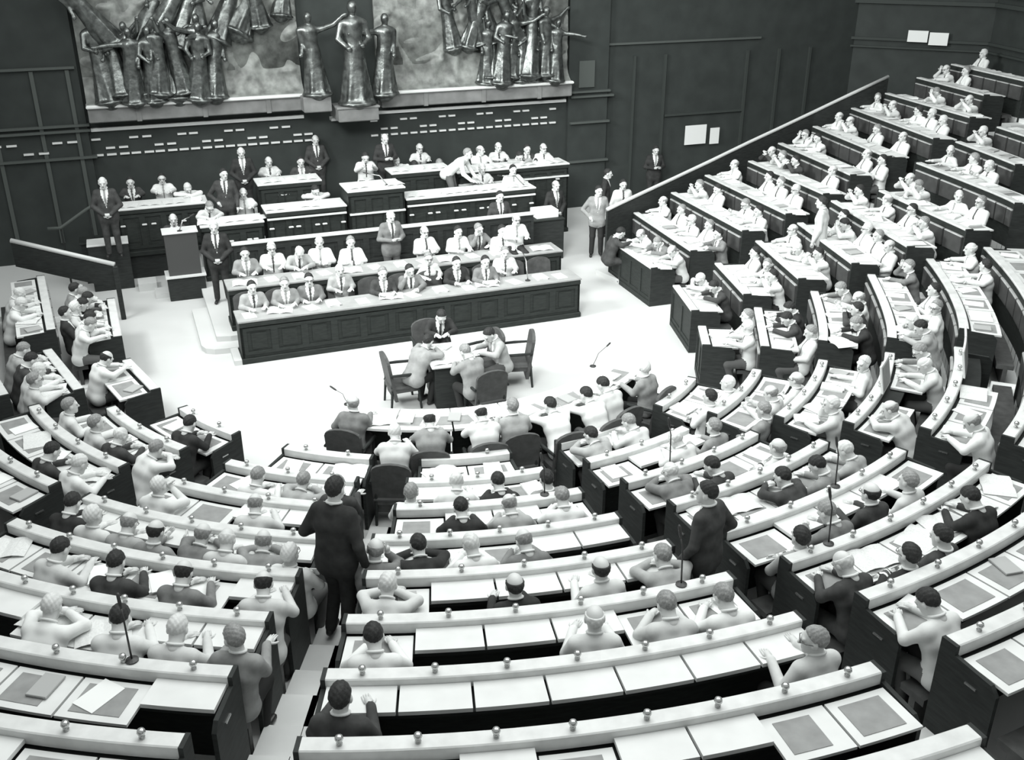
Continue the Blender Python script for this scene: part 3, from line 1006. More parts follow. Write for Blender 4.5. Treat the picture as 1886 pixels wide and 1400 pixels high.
# ------------------------------------------------------------------ bronze
def figure_mesh(kind):
    K = 0.06
    pr = []
    C = lambda a, b, r1, r2, k=K: pr.append(('c', a, b, r1, r2, 0, k))
    lean = {0: 0.0, 1: 0.10, 2: -0.08, 3: 0.02}[kind]
    C((0, 0, 0.1), (lean * .5, 0, 0.95), 0.24, 0.16)
    C((-0.1, 0.02, 0.1), (lean * .5 - .05, 0, 0.8), 0.13, 0.10)
    C((0.16, 0.05, 0.12), (lean * .5 + .06, 0.02, 0.85), 0.10, 0.09)
    C((lean * .5, 0, 0.95), (lean, 0, 1.38), 0.155, 0.17)
    C((lean - .14, 0, 1.42), (lean + .14, 0, 1.42), 0.085, 0.085)
    C((lean, 0.01, 1.48), (lean, 0.03, 1.6), 0.06, 0.055, 0.03)
    pr.append(('e', (lean, 0.04, 1.68), (0.085, 0.105, 0.12), 0, 0.03))
    A = {0: [((-.26, .05, 1.15), (-.10, .22, 1.05)), ((.27, .05, 1.15), (.12, .22, 1.0))], 1: [((-.42, .12, 1.52), (-.62, .22, 1.72)), ((.24, 0, 1.12), (.30, .14, .9))],
         2: [((-.24, .05, 1.1), (-.2, .2, .9)), ((.42, .15, 1.42), (.70, .25, 1.40))], 3: [((-.38, .15, 1.36), (-.62, .28, 1.28)), ((.36, .12, 1.55), (.45, .2, 1.85))]}[kind]
    for s, (e, w) in zip((-1, 1), A):
        C((lean + .19 * s, 0, 1.40), e, 0.070, 0.055, 0.03)
        C(e, w, 0.055, 0.04, 0.02)
        pr.append(('e', (w[0] * 1.06, w[1] * 1.06, w[2]), (0.05, 0.04, 0.05), 0, 0.02))
    # heavy folds of cloth
    for i in range(7):
        a = i * 0.9 + kind
        C((0.27 * math.cos(a), 0.24 * math.sin(a), 0.06), (lean * .5 + 0.13 * math.cos(a + .3), 0.12 * math.sin(a + .3), 0.98), 0.045, 0.03, 0.025)
    pr.append(('e', (0, 0.02, 0.05), (0.34, 0.30, 0.07), 0, 0.03))
    v, q, _, _ = blend(pr, 0.03)
    me = bpy.data.meshes.new('figure')
    me.from_pydata(v.tolist(), [], q.tolist())
    me.materials.append(M_BRONZE2)
    me.polygons.foreach_set('use_smooth', [True] * len(me.polygons))
    return me


def bronzes():
    FIG = [figure_mesh(k) for k in range(4)]

    def plate(parent, s0, s1, z0, z1, seed):
        mb = MB()
        nx, nz = int((s1 - s0) / 0.045), int((z1 - z0) / 0.045)
        r = np.random.RandomState(seed)
        g = np.zeros((nx + 1, nz + 1))
        X, Z = np.meshgrid(np.linspace(0, s1 - s0, nx + 1), np.linspace(0, z1 - z0, nz + 1), indexing='ij')
        for i in range(90):
            cx, cz, a = r.rand() * (s1 - s0), r.rand() * (z1 - z0), r.rand() * math.pi
            lx, lz = 0.12 + 0.35 * r.rand(), 0.04 + 0.07 * r.rand()
            dx, dz = X - cx, Z - cz
            p, q = dx * math.cos(a) + dz * math.sin(a), -dx * math.sin(a) + dz * math.cos(a)
            g += (0.03 + 0.05 * r.rand()) * np.exp(-(p / lx) ** 2 - (q / lz) ** 2)
        g += 0.35 * np.exp(-(Z / 0.16))           # the ground swells out at the foot
        g = np.minimum(g, 0.42)
        vs = [(X[i, j] + s0, -0.05 - g[i, j], Z[i, j] + z0) for i in range(nx + 1) for j in range(nz + 1)]
        m = nz + 1
        fs = [(i * m + j, (i + 1) * m + j, (i + 1) * m + j + 1, i * m + j + 1) for i in range(nx) for j in range(nz)]
        mb.add(vs, fs)
        mb.box(((s0 + s1) / 2, 0.0, (z0 + z1) / 2), (s1 - s0, 0.12, z1 - z0))
        mb.build('relief_ground', M_BRONZE, parent, True)
        mb = MB()
        mb.box(((s0 + s1) / 2, -0.19, z0 - 0.17), (s1 - s0, 0.40, 0.34), bev=0.02)
        for i in range(3):
            mb.box((s0 + (s1 - s0) * (0.22 + 0.3 * i), -0.20, z0 - 0.17), (0.10, 0.42, 0.36))
        mb.build('base_block', M_STONE, parent)
        mb = MB()
        mb.box(((s0 + s1) / 2, -0.24, z0 + 0.0), (s1 - s0 + .04, 0.46, 0.07), bev=0.02)
        mb.build('ledge', M_LEDGE, parent)  # pale colour stands for dust and the top light on it

    root = empty('bronze_relief', (*ST(0, WT - 0.08), 0), AX)
    tag(root, 'bronze relief crowded with figures on the wall above the podium end of the rostrum', 'relief', 'bronze reliefs on the rostrum wall')
    plate(root, -4.98, -0.36, 3.36, 7.0, 3)
    r = random.Random(5)

    def fig(par, x, y, z, sc, k, mir=1, rz=0.0):
        o = link('figure', FIG[k], par)
        o.location = (x, y, z)
        o.scale = (sc * mir, sc, sc)
        o.rotation_euler = (r.uniform(-.12, .12), r.uniform(-.15, .15) * (4 if z > 4 else 1), math.pi + rz)
    for i in range(11):
        fig(root, -4.5 + i * 0.22 + r.uniform(-.08, .08), -0.28 - 0.08 * (i % 3), 3.38 + (0.15 if i % 2 else 0), r.uniform(0.85, 1.1), i % 4, 1 if i % 3 else -1, r.uniform(-.6, .6))
    for i in range(7):
        fig(root, -4.25 + i * 0.42, -0.18, 4.55 + r.uniform(-.1, .2), 1.0, (i + 1) % 4, -1 if i % 2 else 1, r.uniform(-.5, .5))
    for i in range(3):
        fig(root, -1.6 + i * 0.45, -0.16, 4.6 + 0.2 * i, 0.8, i, 1, 0.4)
    root = empty('bronze_relief', (*ST(0, WT - 0.08), 0), AX)
    tag(root, 'bronze relief with figures massed at its far end, above the long corbel rows', 'relief', 'bronze reliefs on the rostrum wall')
    plate(root, 1.42, 6.28, 3.30, 7.0, 8)
    for i in range(9):
        fig(root, 4.0 + i * 0.22 + r.uniform(-.06, .06), -0.26 - 0.07 * (i % 3), 3.34 + (0.12 if i % 2 else 0), r.uniform(0.7, 0.95), (i + 2) % 4, 1 if i % 2 else -1, r.uniform(-.6, .6))
    for i in range(8):
        fig(root, 3.3 + i * 0.33, -0.16, 4.15 + r.uniform(-.1, .2), 0.85, i % 4, -1 if i % 2 else 1, r.uniform(-.5, .5))
    root = empty('bronze_statue', (*ST(0.66, WT - 1.0), 0), AX)
    tag(root, 'bronze group of three draped standing figures between the two wall reliefs', 'statue')
    mb = MB()
    mb.box((0.02, 0.2, 2.98), (0.92, 0.9, 0.30), bev=0.02)
    mb.box((0.02, 0.0, 3.14), (0.98, 0.56, 0.05), bev=0.01)
    mb.box((-0.85, 0.16, 3.22), (0.62, 0.4, 0.34), bev=0.02)
    mb.build('pedestal', M_STONE, root)
    for x, y, z, sc, k in ((0.05, -0.02, 3.15, 1.25, 0), (-0.80, 0.12, 3.38, 1.0, 1), (0.72, 0.10, 3.30, 1.0, 2)):
        o = link('figure', FIG[k], root)
        o.location, o.scale, o.rotation_euler = (x, y, z), (sc * 1.05, sc, sc), (0, 0, math.pi)


# ------------------------------------------------------------------ furniture in rostrum coordinates
def fielded(mb, s0, s1, y, z0, z1, n, d=0.02, w=0.06):
    """raised frame fields on a board that faces -y"""
    for i in range(n):
        a, b = s0 + (s1 - s0) * i / n, s0 + (s1 - s0) * (i + 1) / n
        mb.box(((a + w / 2), y - d / 2, (z0 + z1) / 2), (w, d, z1 - z0))
        mb.box(((b - w / 2), y - d / 2, (z0 + z1) / 2), (w, d, z1 - z0))
        mb.box(((a + b) / 2, y - d / 2, z1 - w / 2), (b - a - 2 * w, d, w))
        mb.box(((a + b) / 2, y - d / 2, z0 + w / 2), (b - a - 2 * w, d, w))
        mb.box(((a + b) / 2, y - d / 3, (z0 + z1) / 2), ((b - a) * 0.5, d * 0.6, (z1 - z0) * 0.6))


def counter(name, s0, s1, t, depth, z0, z1, label, cat, top=None, fields=6, lamps=0, trimz=None, group=None):
    w = s1 - s0
    root = empty(name, (*ST((s0 + s1) / 2, t + depth / 2), z0), AX)
    tag(root, label, cat, group)
    h = z1 - z0
    mb = MB()
    mb.box((0, -depth / 2 + 0.02, h / 2 - 0.02), (w, 0.04, h - 0.04))
    fielded(mb, -w / 2 + 0.05, w / 2 - 0.05, -depth / 2, 0.16, h - 0.14, fields)
    mb.box((0, -depth / 2 - 0.005, 0.05), (w + 0.04, 0.06, 0.10), bev=0.01)
    mb.box((0, -depth / 2 - 0.005, h - 0.08), (w, 0.05, 0.07))
    mb.build('front_board', M_DARK2, root)
    for s in (-1, 1):
        mb = MB()
        mb.box((s * (w / 2 - 0.02), 0, h / 2 - 0.02), (0.04, depth, h - 0.04))
        mb.box((s * (w / 2 + 0.005), 0, 0.05), (0.03, depth, 0.10))
        mb.build('end_panel', M_DARK2, root)
    mb = MB()
    mb.box((0, 0, h - 0.02), (w + 0.04, depth + 0.06, 0.04), bev=0.008)
    mb.build('worktop', top or M_GOVTOP, root)
    if trimz:
        mb = MB()
        mb.box((0, -depth / 2 - 0.03, h - trimz), (w, 0.05, 0.035))
        mb.build('moulding', M_LEDGE, root)
    for i in range(lamps):
        x = -w / 2 + w * (i + 0.5) / lamps + (0.06 if i % 2 else -0.06)
        mb = MB()
        mb.box((x, -depth / 2 - 0.03, h - 0.36), (0.10, 0.035, 0.04), bev=0.012)
        mb.build('rosette', M_RAIL, root)
    return root


CHAIR = {}


def chair(loc, rz, label, group, arms=True):
    if not CHAIR:
        S = {}
        mb = MB().box((0, 0, 0.365), (0.48, 0.46, 0.06), bev=0.02)
        mb.box((0, 0, 0.32), (0.46, 0.44, 0.05))
        S['seat'] = mb.mesh('seat', M_SEAT)
        mb = MB()
        pts = []
        for i in range(9):
            a = math.pi * i / 8
            pts.append((0.25 * math.cos(a), 0.80 + 0.11 * math.sin(a)))
        prof = [(0.25, 0.16)] + pts + [(-0.25, 0.16)]
        n = len(prof)
        y = lambda z: -0.20 - (z - 0.45) * 0.16
        vs = [(x, y(z) - 0.02, z) for x, z in prof] + [(x, y(z) + 0.03, z) for x, z in prof]
        fs = [tuple(range(n)), tuple(range(n, 2 * n))[::-1]] + [(i, i + n, (i + 1) % n + n, (i + 1) % n) for i in range(n)]
        mb.add(vs, fs)
        S['backrest'] = mb.mesh('backrest', M_SEAT)
        for nm, x, yy, top in (('la', -0.25, 0.20, 0.60), ('lb', 0.25, 0.20, 0.60), ('lc', -0.21, -0.20, 0.52), ('ld', 0.21, -0.20, 0.52)):
            mb = MB().tube([(x * 1.05, yy * 1.18, 0), (x, yy, 0.42), (x, yy, top)], [0.018, 0.024, 0.02], 8)
            S[nm] = mb.mesh('leg', M_DARK)
        for nm, s in (('aa', -1), ('ab', 1)):
            mb = MB().tube([(s * 0.265, -0.24, 0.62), (s * 0.275, 0.0, 0.61), (s * 0.265, 0.22, 0.60)], [0.02, 0.026, 0.024], 8)
            S[nm] = mb.mesh('armrest', M_DARK)
        CHAIR.update(S)
    root = empty('armchair', loc, rz)
    tag(root, label, 'chair', group)
    for k, me in CHAIR.items():
        if not arms and k in ('aa', 'ab'):
            continue
        link({'seat': 'seat', 'backrest': 'backrest', 'aa': 'armrest', 'ab': 'armrest'}.get(k, 'leg'), me, root)
    return root


def mic(base, tip, label, r=0.005):
    b, t = Vector(base), Vector(tip)
    root = empty('microphone', base)
    tag(root, label, 'microphone', 'microphones on thin stands')
    mb = MB().lathe([(0.05, 0), (0.05, 0.012), (0.015, 0.025)], n=12)
    mb.build('foot', M_BLACKMETAL, root)
    d = t - b
    mid = Vector((d.x * 0.35, d.y * 0.35, d.z * 0.75))
    mb = MB().tube([(0, 0, 0.02), mid * 0.5, mid, d * 0.9], [r, r, r * .9, r * .8], 6)
    mb.build('stem', M_BLACKMETAL if r < 0.012 else M_METAL, root, True)
    u = (d - mid).normalized()
    mb = MB().tube([d * 0.9, d * 0.9 + u * 0.03, d * 0.9 + u * 0.10, d * 0.9 + u * 0.12], [0.009, 0.014, 0.014, 0.008], 8)
    mb.build('capsule', M_BLACKMETAL, root, True)


PAPERS = {}


def paper_mesh(kind):
    if kind in PAPERS:
        return PAPERS[kind]
    mb = MB()
    if kind == 'sheet':
        mb.box((0, 0, 0.003), (0.21, 0.297, 0.005))
        me = mb.mesh('sheet', M_PAPER)
    elif kind == 'spread':
        n = 8
        vs, fs = [], []
        for i in range(n + 1):
            x = -0.22 + 0.44 * i / n
            z = 0.006 + 0.018 * abs(math.sin(math.pi * i / n * 2)) * (1 if i != n / 2 else 0.2)
            vs += [(x, -0.16, z), (x, 0.16, z), (x, 0.16, z - 0.005), (x, -0.16, z - 0.005)]
        for i in range(n):
            for k in range(4):
                k2 = (k + 1) % 4
                fs.append((i * 4 + k, i * 4 + k2, i * 4 + 4 + k2, i * 4 + 4 + k))
        fs += [(0, 3, 2, 1), (n * 4, n * 4 + 1, n * 4 + 2, n * 4 + 3)]
        mb.add([(a, b, c) for a, b, c in vs], [f[::-1] for f in fs])
        me = mb.mesh('newspaper', M_PAPER2)
    elif kind == 'stack':
        mb.box((0, 0, 0.012), (0.21, 0.297, 0.024))
        mb.box((0.012, -0.01, 0.028), (0.21, 0.297, 0.008), R(6))
        me = mb.mesh('paper_stack', M_PAPER)
    else:
        mb.box((0, 0, 0.012), (0.17, 0.24, 0.022), bev=0.004)
        me = mb.mesh('folder', M_BOOK)
    PAPERS[kind] = me
    return me


PNAME = {'sheet': ('sheet', 'white sheet'), 'spread': ('newspaper', 'open newspaper'), 'stack': ('paper_pile', 'white paper pile'), 'folder': ('folder', 'grey folder')}


def paper(kind, loc, rz, where, group):
    o = link(PNAME[kind][0], paper_mesh(kind))
    o.location = loc
    o.rotation_euler = (0, 0, rz)
    tag(o, f'{PNAME[kind][1]} {where}', 'paper', group)
    return o


def furniture():
    counter('government_bench', -3.01, 3.35, 1.47, 0.54, 0, 0.79, 'long dark front bench of the government with grey top and fielded boards', 'bench', fields=12, group='government benches')
    counter('government_bench', -3.02, 3.45, 2.60, 0.54, 0.20, 1.0, 'second dark government bench one step up behind the front bench', 'bench', fields=10, group='government benches')
    # settle with pale ledge behind the second row
    root = empty('settle', (*ST(0.38, 4.1), 0.2), AX)
    tag(root, 'long dark settle with pale top ledge behind the second government bench', 'bench')
    mb = MB().box((0, 0.08, 0.56), (6.2, 0.05, 1.12))
    fielded(mb, -3.1, 3.1, 0.055, 0.5, 1.05, 12)
    mb.build('backrest', M_DARK, root)
    MB().box((0, -0.19, 0.43), (6.2, 0.44, 0.08), bev=0.02).build('seat', M_SEAT, root)
    MB().box((0, 0.10, 1.14), (6.25, 0.14, 0.05), bev=0.01).build('ledge', M_LEDGE, root)
    G = 'desks of the rostrum'
    counter('rostrum_desk', -3.17, -1.93, 5.6, 0.6, 0.2, 1.36, 'lower rostrum desk nearest the podium, lower than its neighbours', 'desk', M_TOP, 3, 5, None, G)
    counter('rostrum_desk', -1.85, -0.20, 5.6, 0.6, 0.2, 1.53, 'lower rostrum desk between the podium end and the raised chair of the house', 'desk', M_TOP, 4, 6, 0.16, G)
    counter('rostrum_desk', 1.13, 4.10, 5.6, 0.6, 0.2, 1.53, 'long lower rostrum desk on the handrail side of the raised chair', 'desk', M_TOP, 6, 10, 0.16, G)
    counter('president_desk', -0.14, 1.07, 5.55, 0.75, 0.2, 1.82, 'tall dark desk of the presiding officer in the middle of the rostrum', 'desk', M_TOP, 3, 0, 0.5)
    counter('rostrum_desk', -4.73, -2.90, 6.9, 0.6, 0.5, 1.53, 'upper rostrum desk at the podium end with white papers', 'desk', M_TOP, 4, 6, None, G)
    counter('rostrum_desk', -1.80, -0.45, 6.9, 0.6, 0.5, 1.80, 'short upper rostrum desk beside the presiding officer, podium side', 'desk', M_TOP, 3, 0, None, G)
    counter('rostrum_desk', 1.16, 2.55, 6.9, 0.6, 0.5, 1.80, 'short upper rostrum desk behind the presiding officer, handrail side', 'desk', M_TOP, 3, 0, None, G)
    counter('rostrum_desk', 2.72, 5.5, 6.9, 0.6, 0.0, 1.69, 'upper rostrum desk at the handrail end with open papers', 'desk', M_TOP, 6, 4, 0.3, G)
    # podium
    root = empty('podium', (*ST(-3.6, 5.5), 0), AX)
    tag(root, 'tall dark box podium with pale top edge beside the attendant', 'podium')
    MB().box((0, -0.09, 0.24), (0.72, 0.48, 0.48), bev=0.01).build('base', M_DARK, root)
    MB().box((0.0, -0.10, 0.49), (0.78, 0.52, 0.03)).build('base_ledge', M_LEDGE, root)
    mb = MB().box((0, -0.08, 0.93), (0.62, 0.36, 0.86))
    mb.build('body', mat('podium_board', 0.06, 0.5), root)
    MB().box((0, -0.08, 1.375), (0.68, 0.42, 0.035), bev=0.008).build('top_ledge', M_LEDGE, root)
    # side counter and small tables
    p0, p1 = at(213, 517, 0), at(264, 507, 0)
    root = empty('side_counter', (p0[0] + 0.1, p0[1] + 0.3, 0), AX)
    tag(root, 'low dark counter between the short handrail and the podium', 'counter')
    MB().box((0.1, 0, 0.42), (1.7, 0.5, 0.84)).build('body', M_DARK, root)
    MB().box((0.1, 0, 0.86), (1.76, 0.56, 0.04), bev=0.01).build('worktop', M_DARK2, root)
    for nm, x, y, w, d, zt, lab in (('clerk_table', 189, 449, 0.8, 0.5, 1.0, 'small dark table with white top behind the short handrail'), ('clerk_table', 1003, 404, 0.75, 0.6, 0.95, 'small dark table carrying a white box at the handrail end of the rostrum')):
        p = at(x, y, zt)
        root = empty(nm, (p[0], p[1] + d / 2, 0), AX)
        tag(root, lab, 'table')
        MB().box((0, 0, zt - 0.03), (w, d, 0.04), bev=0.008).build('tabletop', M_TOP if x < 500 else M_DARK2, root)
        MB().box((0, -d / 2 + 0.03, zt / 2 - 0.03), (w - 0.04, 0.03, zt - 0.06)).build('front_board', M_DARK, root)
        for sx in (-1, 1):
            MB().box((sx * (w / 2 - 0.03), 0, zt / 2 - 0.03), (0.04, d - 0.04, zt - 0.06)).build('end_panel', M_DARK, root)
        if x > 500:
            o = MB().box((0, 0, 0.09), (0.52, 0.4, 0.18), bev=0.01).build('box', M_PAPER)
            o.location, o.rotation_euler = (p[0], p[1] + d / 2, zt - 0.01), (0, 0, AX)
            tag(o, 'white box standing on the small dark table beside an attendant', 'box')
    # handrails
    pts = []
    px = [(1118, 386), (1169, 362), (1238, 330), (1310, 296), (1380, 262), (1440, 234), (1499, 206), (1568, 173), (1636, 141)]
    zz = [1.2, 1.33, 1.55, 1.8, 2.1, 2.35, 2.62, 3.0, 3.35]
    for (x, y), z in zip(px, zz):
        pts.append(tuple(at(x, y, z)))
    pts = [tuple(p) for p in pts]
    root = empty('handrail', (pts[0][0], pts[0][1], 0))
    tag(root, 'long pale handrail rising in a straight line along the upper side of the desks', 'handrail')
    L = [(p[0] - pts[0][0], p[1] - pts[0][1], p[2]) for p in pts]
    MB().tube(L, 0.042, 10).build('rail', M_RAILING, root, True)
    mb = MB()
    for a, b in zip(L, L[1:]):
        d = Vector((b[0] - a[0], b[1] - a[1], 0)).normalized()
        n = Vector((-d.y, d.x, 0)) * 0.025
        vs = [(a[0] - n.x, a[1] - n.y, 0), (b[0] - n.x, b[1] - n.y, 0), (b[0] + n.x, b[1] + n.y, 0), (a[0] + n.x, a[1] + n.y, 0)]
        vs += [(v[0], v[1], (b if i in (1, 2) else a)[2] - 0.05) for i, v in enumerate(vs)]
        mb.add(vs, [(3, 2, 1, 0), (4, 5, 6, 7), (0, 1, 5, 4), (1, 2, 6, 5), (2, 3, 7, 6), (3, 0, 4, 7)])
    mb.build('side_panel', M_DARK, root)
    a = at(20, 443, 1.55)
    b = at(211, 487, 1.10)
    root = empty('handrail', (b[0], b[1], 0))
    tag(root, 'short pale handrail sloping down above the first desk block near the podium', 'handrail')
    d = Vector((a[0] - b[0], a[1] - b[1], 0))
    MB().tube([(d.x, d.y, a[2]), (0, 0, b[2])], 0.045, 10).build('rail', M_RAILING, root, True)
    MB().box((0, 0, 0.53), (0.09, 0.09, 1.06), AX, bev=0.01).build('post', M_DARK, root)
    mb = MB()
    n = Vector((-d.y, d.x, 0)).normalized() * 0.025
    q = [(-n.x, -n.y), (d.x - n.x, d.y - n.y), (d.x + n.x, d.y + n.y), (n.x, n.y)]
    vs = [(x, y, 0.62 if i in (0, 3) else 1.05) for i, (x, y) in enumerate(q)] + [(x, y, (b[2] if i in (0, 3) else a[2]) - 0.05) for i, (x, y) in enumerate(q)]
    mb.add(vs, [(3, 2, 1, 0), (4, 5, 6, 7), (0, 1, 5, 4), (1, 2, 6, 5), (2, 3, 7, 6), (3, 0, 4, 7)])
    mb.build('side_panel', M_DARK, root)
    # bracket rail at the podium end of the rostrum
    s0, z0 = at_t(112, 420, 6.9)
    s1, z1 = at_t(190, 372, 6.9)
    root = empty('stair_rail', (*ST(s1, 6.9), 0), AX)
    tag(root, 'thin dark curved stair rail at the podium end of the rostrum', 'handrail')
    MB().tube([(s0 - s1 - 0.25, 0, z0 + .01), (s0 - s1, 0, z0), (-0.35, 0, z1 - 0.13), (-0.15, 0, z1 - 0.03), (0, 0, z1)], 0.035, 8).build('rail', M_WALLTRIM, root, True)
    for x, z in ((s0 - s1, z0), (-0.3, z1 - 0.1)):
        MB().tube([(x, 0, 0), (x, 0, z - 0.02)], 0.02, 8).build('post', M_DARK, root)
    # notices on the wall
    for x0, x1, y0, y1, lab in ((1263, 1299, 232, 264, 'large white notice on the dark wall above the handrail'), (1309, 1323, 236, 264, 'narrow white notice beside the large one on the dark wall')):
        (s0, z1), (s1, z0) = at_t(x0, y0, WT - 0.08), at_t(x1, y1, WT - 0.08)
        o = MB().box((0, 0, 0), (s1 - s0, 0.02, z1 - z0)).build('notice', M_PAPER)
        o.location, o.rotation_euler = (*ST((s0 + s1) / 2, WT - 0.075), (z0 + z1) / 2), (0, 0, AX)
        tag(o, lab, 'notice')
    for x0, x1, y0, y1, lab in ((1675, 1708, 56, 76, 'long pale panel high on the side wall behind the top desks'), (1714, 1745, 60, 82, 'bright squarish panel high on the side wall behind the top desks')):
        xm, ym = (x0 + x1) / 2, (y0 + y1) / 2
        A = at(xm, ym, 0)
        best = None
        for a, b in zip(SIDE, SIDE[1:]):
            M = np.array([[A[0], -(b[0] - a[0])], [A[1], -(b[1] - a[1])]])
            f, g = np.linalg.solve(M, np.array(a))
            if 0 <= g <= 1 and f > 0 and (best is None or f < best[0]):
                best = (f, a, b)
        f, a, b = best
        p = np.array([A[0] * f, A[1] * f, H - H * f])
        d = np.array([b[0] - a[0], b[1] - a[1]]) / math.hypot(b[0] - a[0], b[1] - a[1])
        n = np.array([-d[1], d[0]])
        if n @ (CEN - np.array(a)) < 0:
            n = -n
        depth = p[1] * math.cos(PITCH) - (p[2] - H) * math.sin(PITCH)
        o = MB().box((0, 0, 0), ((x1 - x0) * depth / F * 1.05, 0.03, (y1 - y0) * depth / F)).build('wall_panel', M_PAPER)
        o.location, o.rotation_euler = (p[0] + n[0] * 0.15, p[1] + n[1] * 0.15, p[2]), (0, 0, math.atan2(d[1], d[0]))
        tag(o, lab, 'panel')
    # stenographers' table
    root = empty('stenographer_table', (*ST(-0.08, -1.08), 0), AX + R(-6))
    tag(root, 'small dark table of the stenographers in the open well', 'table')
    MB().box((0, 0, 0.745), (0.74, 0.95, 0.035), bev=0.01).build('tabletop', M_RAIL, root)
    MB().box((0, 0, 0.37), (0.62, 0.82, 0.70), bev=0.02).build('base', M_DARK, root)
    G = 'chairs around the stenographers table'
    for s, t, rz, lab in ((-0.86, -1.02, -90, 'dark armchair turned sideways at the open side of the stenographers table'), (-0.10, -0.10, 180, 'dark armchair on the far side of the stenographers table'),
                          (0.62, -0.72, 95, 'dark armchair under the sideways sitter at the stenographers table'), (1.12, -0.92, 75, 'empty dark armchair pushed back from the stenographers table'),
                          (0.20, -1.98, 4, 'dark armchair with its back to the committee table')):
        chair((*ST(s, t), 0), AX + R(rz), lab, G)
    # committee table: five segments on an arc
    root = empty('committee_table', (float(CEN[0]), float(CEN[1] - 3.4), 0))
    tag(root, 'curved committee table strewn with papers facing the open well', 'table')
    cy = -3.4
    for i in range(6):
        a0, a1 = -17.5 + i * 12.9, -17.5 + (i + 1) * 12.9 - 0.4
        mb, mb2, mb3 = MB(), MB(), MB()
        n = 4
        poly = lambda r0, r1: [(r0 * math.sin(R(a0 + (a1 - a0) * k / n)), -r0 * math.cos(R(a0 + (a1 - a0) * k / n)) - cy) for k in range(n + 1)] + [(r1 * math.sin(R(a1 + (a0 - a1) * k / n)), -r1 * math.cos(R(a1 + (a0 - a1) * k / n)) - cy) for k in range(n + 1)]
        mb.prism(poly(3.05, 3.68), 0.75, 0.785)
        mb.build('tabletop', M_TOP, root)
        mb2.prism(poly(3.16, 3.20), 0.02, 0.75)
        mb2.build('front_board', M_DARK2, root)
        mb3.prism(poly(3.30, 3.56), 0.785, 0.790)
        mb3.build('writing_pad', M_PAD, root)
    for a in (-17.3, 60):
        mb = MB().box((3.38 * math.sin(R(a)), -3.38 * math.cos(R(a)) - cy, 0.375), (0.04, 0.55, 0.75), R(a))
        mb.build('end_panel', M_DARK, root)
    # microphones
    def zat(x, y, z):
        return tuple(at(x, y, z))
    mic(zat(972, 517, 0.79), zat(963, 462, 1.25), 'thin microphone on the front government bench near its handrail end', 0.012)
    mic(zat(640, 745, 0.785), zat(617, 716, 0.98), 'thin microphone at the standing-desk end of the committee table')
    mic(zat(1092, 675, 0.785), zat(1120, 634, 1.0), 'thin microphone at the far tip of the committee table')
    mic((*ST(3.9, 5.75), 1.53), (*ST(3.3, 5.7), 1.85), 'long curved microphone on the lower rostrum desk', 0.014)
    mic((*ST(0.75, 5.75), 1.82), (*ST(0.35, 5.9), 2.1), 'bent microphone before the presiding officer', 0.012)
    mic((*ST(-3.6, 5.3), 1.39), (*ST(-3.35, 5.4), 1.66), 'curved microphone on top of the podium', 0.012)
    for key, k, u, h, lab in (('R1', 2, 0.30, 0.55, 'tall thin microphone on third row of fifth block from handrail'), ('R1', 4, 0.55, 0.5, 'tall thin microphone on fifth row of fifth block from handrail'),
                              ('R1', 5, 0.16, 0.5, 'tall thin microphone on sixth row of fifth block from handrail'), ('C', 5, 0.86, 0.5, 'tall thin microphone on sixth row of committee table block'),
                              ('L3', 6, 0.80, 0.5, 'tall thin microphone on seventh row of stair climber block'), ('C', 2, 0.80, 0.42, 'short thin microphone on third row of committee table block')):
        r = ROWS[key][k]
        p = r.pos(u, 0.02)
        mic((p[0], p[1], r.z), (p[0] - 0.03, p[1] + 0.05, r.z + h), lab, 0.008)
    # papers on the rostrum and government benches
    G = 'papers on the government benches'
    ps = ['sheet', 'spread', 'sheet', 'stack']
    for i in range(13):
        s = -2.8 + i * 0.485
        paper(ps[i % 4], (*ST(s + 0.05 * (i % 3), 1.70 + 0.05 * (i % 2)), 0.79), AX + R([4, -12, 20, 0][i % 4]), f'{ORD[i]} along the front government bench from the podium', G)
        paper(ps[(i + 1) % 4], (*ST(s + 0.1, 2.84 + 0.04 * (i % 2)), 1.0), AX + R([-6, 10, 0, 15][i % 4]), f'{ORD[i]} along the second government bench from the podium', G)
    G = 'papers on the rostrum'
    for j, (s0, s1, t, z, w) in enumerate(((-3.0, -2.0, 5.82, 1.36, 'lower rostrum desk nearest the podium'), (-1.65, -0.5, 5.82, 1.53, 'lower rostrum desk beside the raised chair'), (1.4, 3.8, 5.82, 1.53, 'long lower rostrum desk'),
                                          (0.1, 0.9, 5.85, 1.82, 'presiding officer desk'), (-4.5, -3.1, 7.12, 1.53, 'upper rostrum desk near the podium'), (-1.5, -0.7, 7.12, 1.80, 'short upper rostrum desk, podium side'), (1.4, 2.3, 7.12, 1.80, 'short upper rostrum desk, handrail side'), (3.0, 5.2, 7.12, 1.69, 'upper rostrum desk at handrail end'))):
        n = max(2, int((s1 - s0) / 0.36))
        for i in range(n + 1):
            s = s0 + (s1 - s0) * i / n
            paper(ps[(i + j) % 4] if i % 2 else 'spread', (*ST(s, t + 0.04 * (i % 2)), z), AX + R(rng.uniform(-15, 15)), f'{ORD[i]} on the {w}', G)
    G = 'papers on the committee table'
    for i in range(13):
        a = R(-14 + i * 5.7)
        rr = 3.36 + 0.08 * (i % 2)
        paper(['sheet', 'spread', 'stack', 'sheet', 'folder'][i % 5], (CEN[0] + rr * math.sin(a), CEN[1] - rr * math.cos(a), 0.79), a + R(rng.uniform(-20, 20)), f'{ORD[i]} around the curved committee table', G)
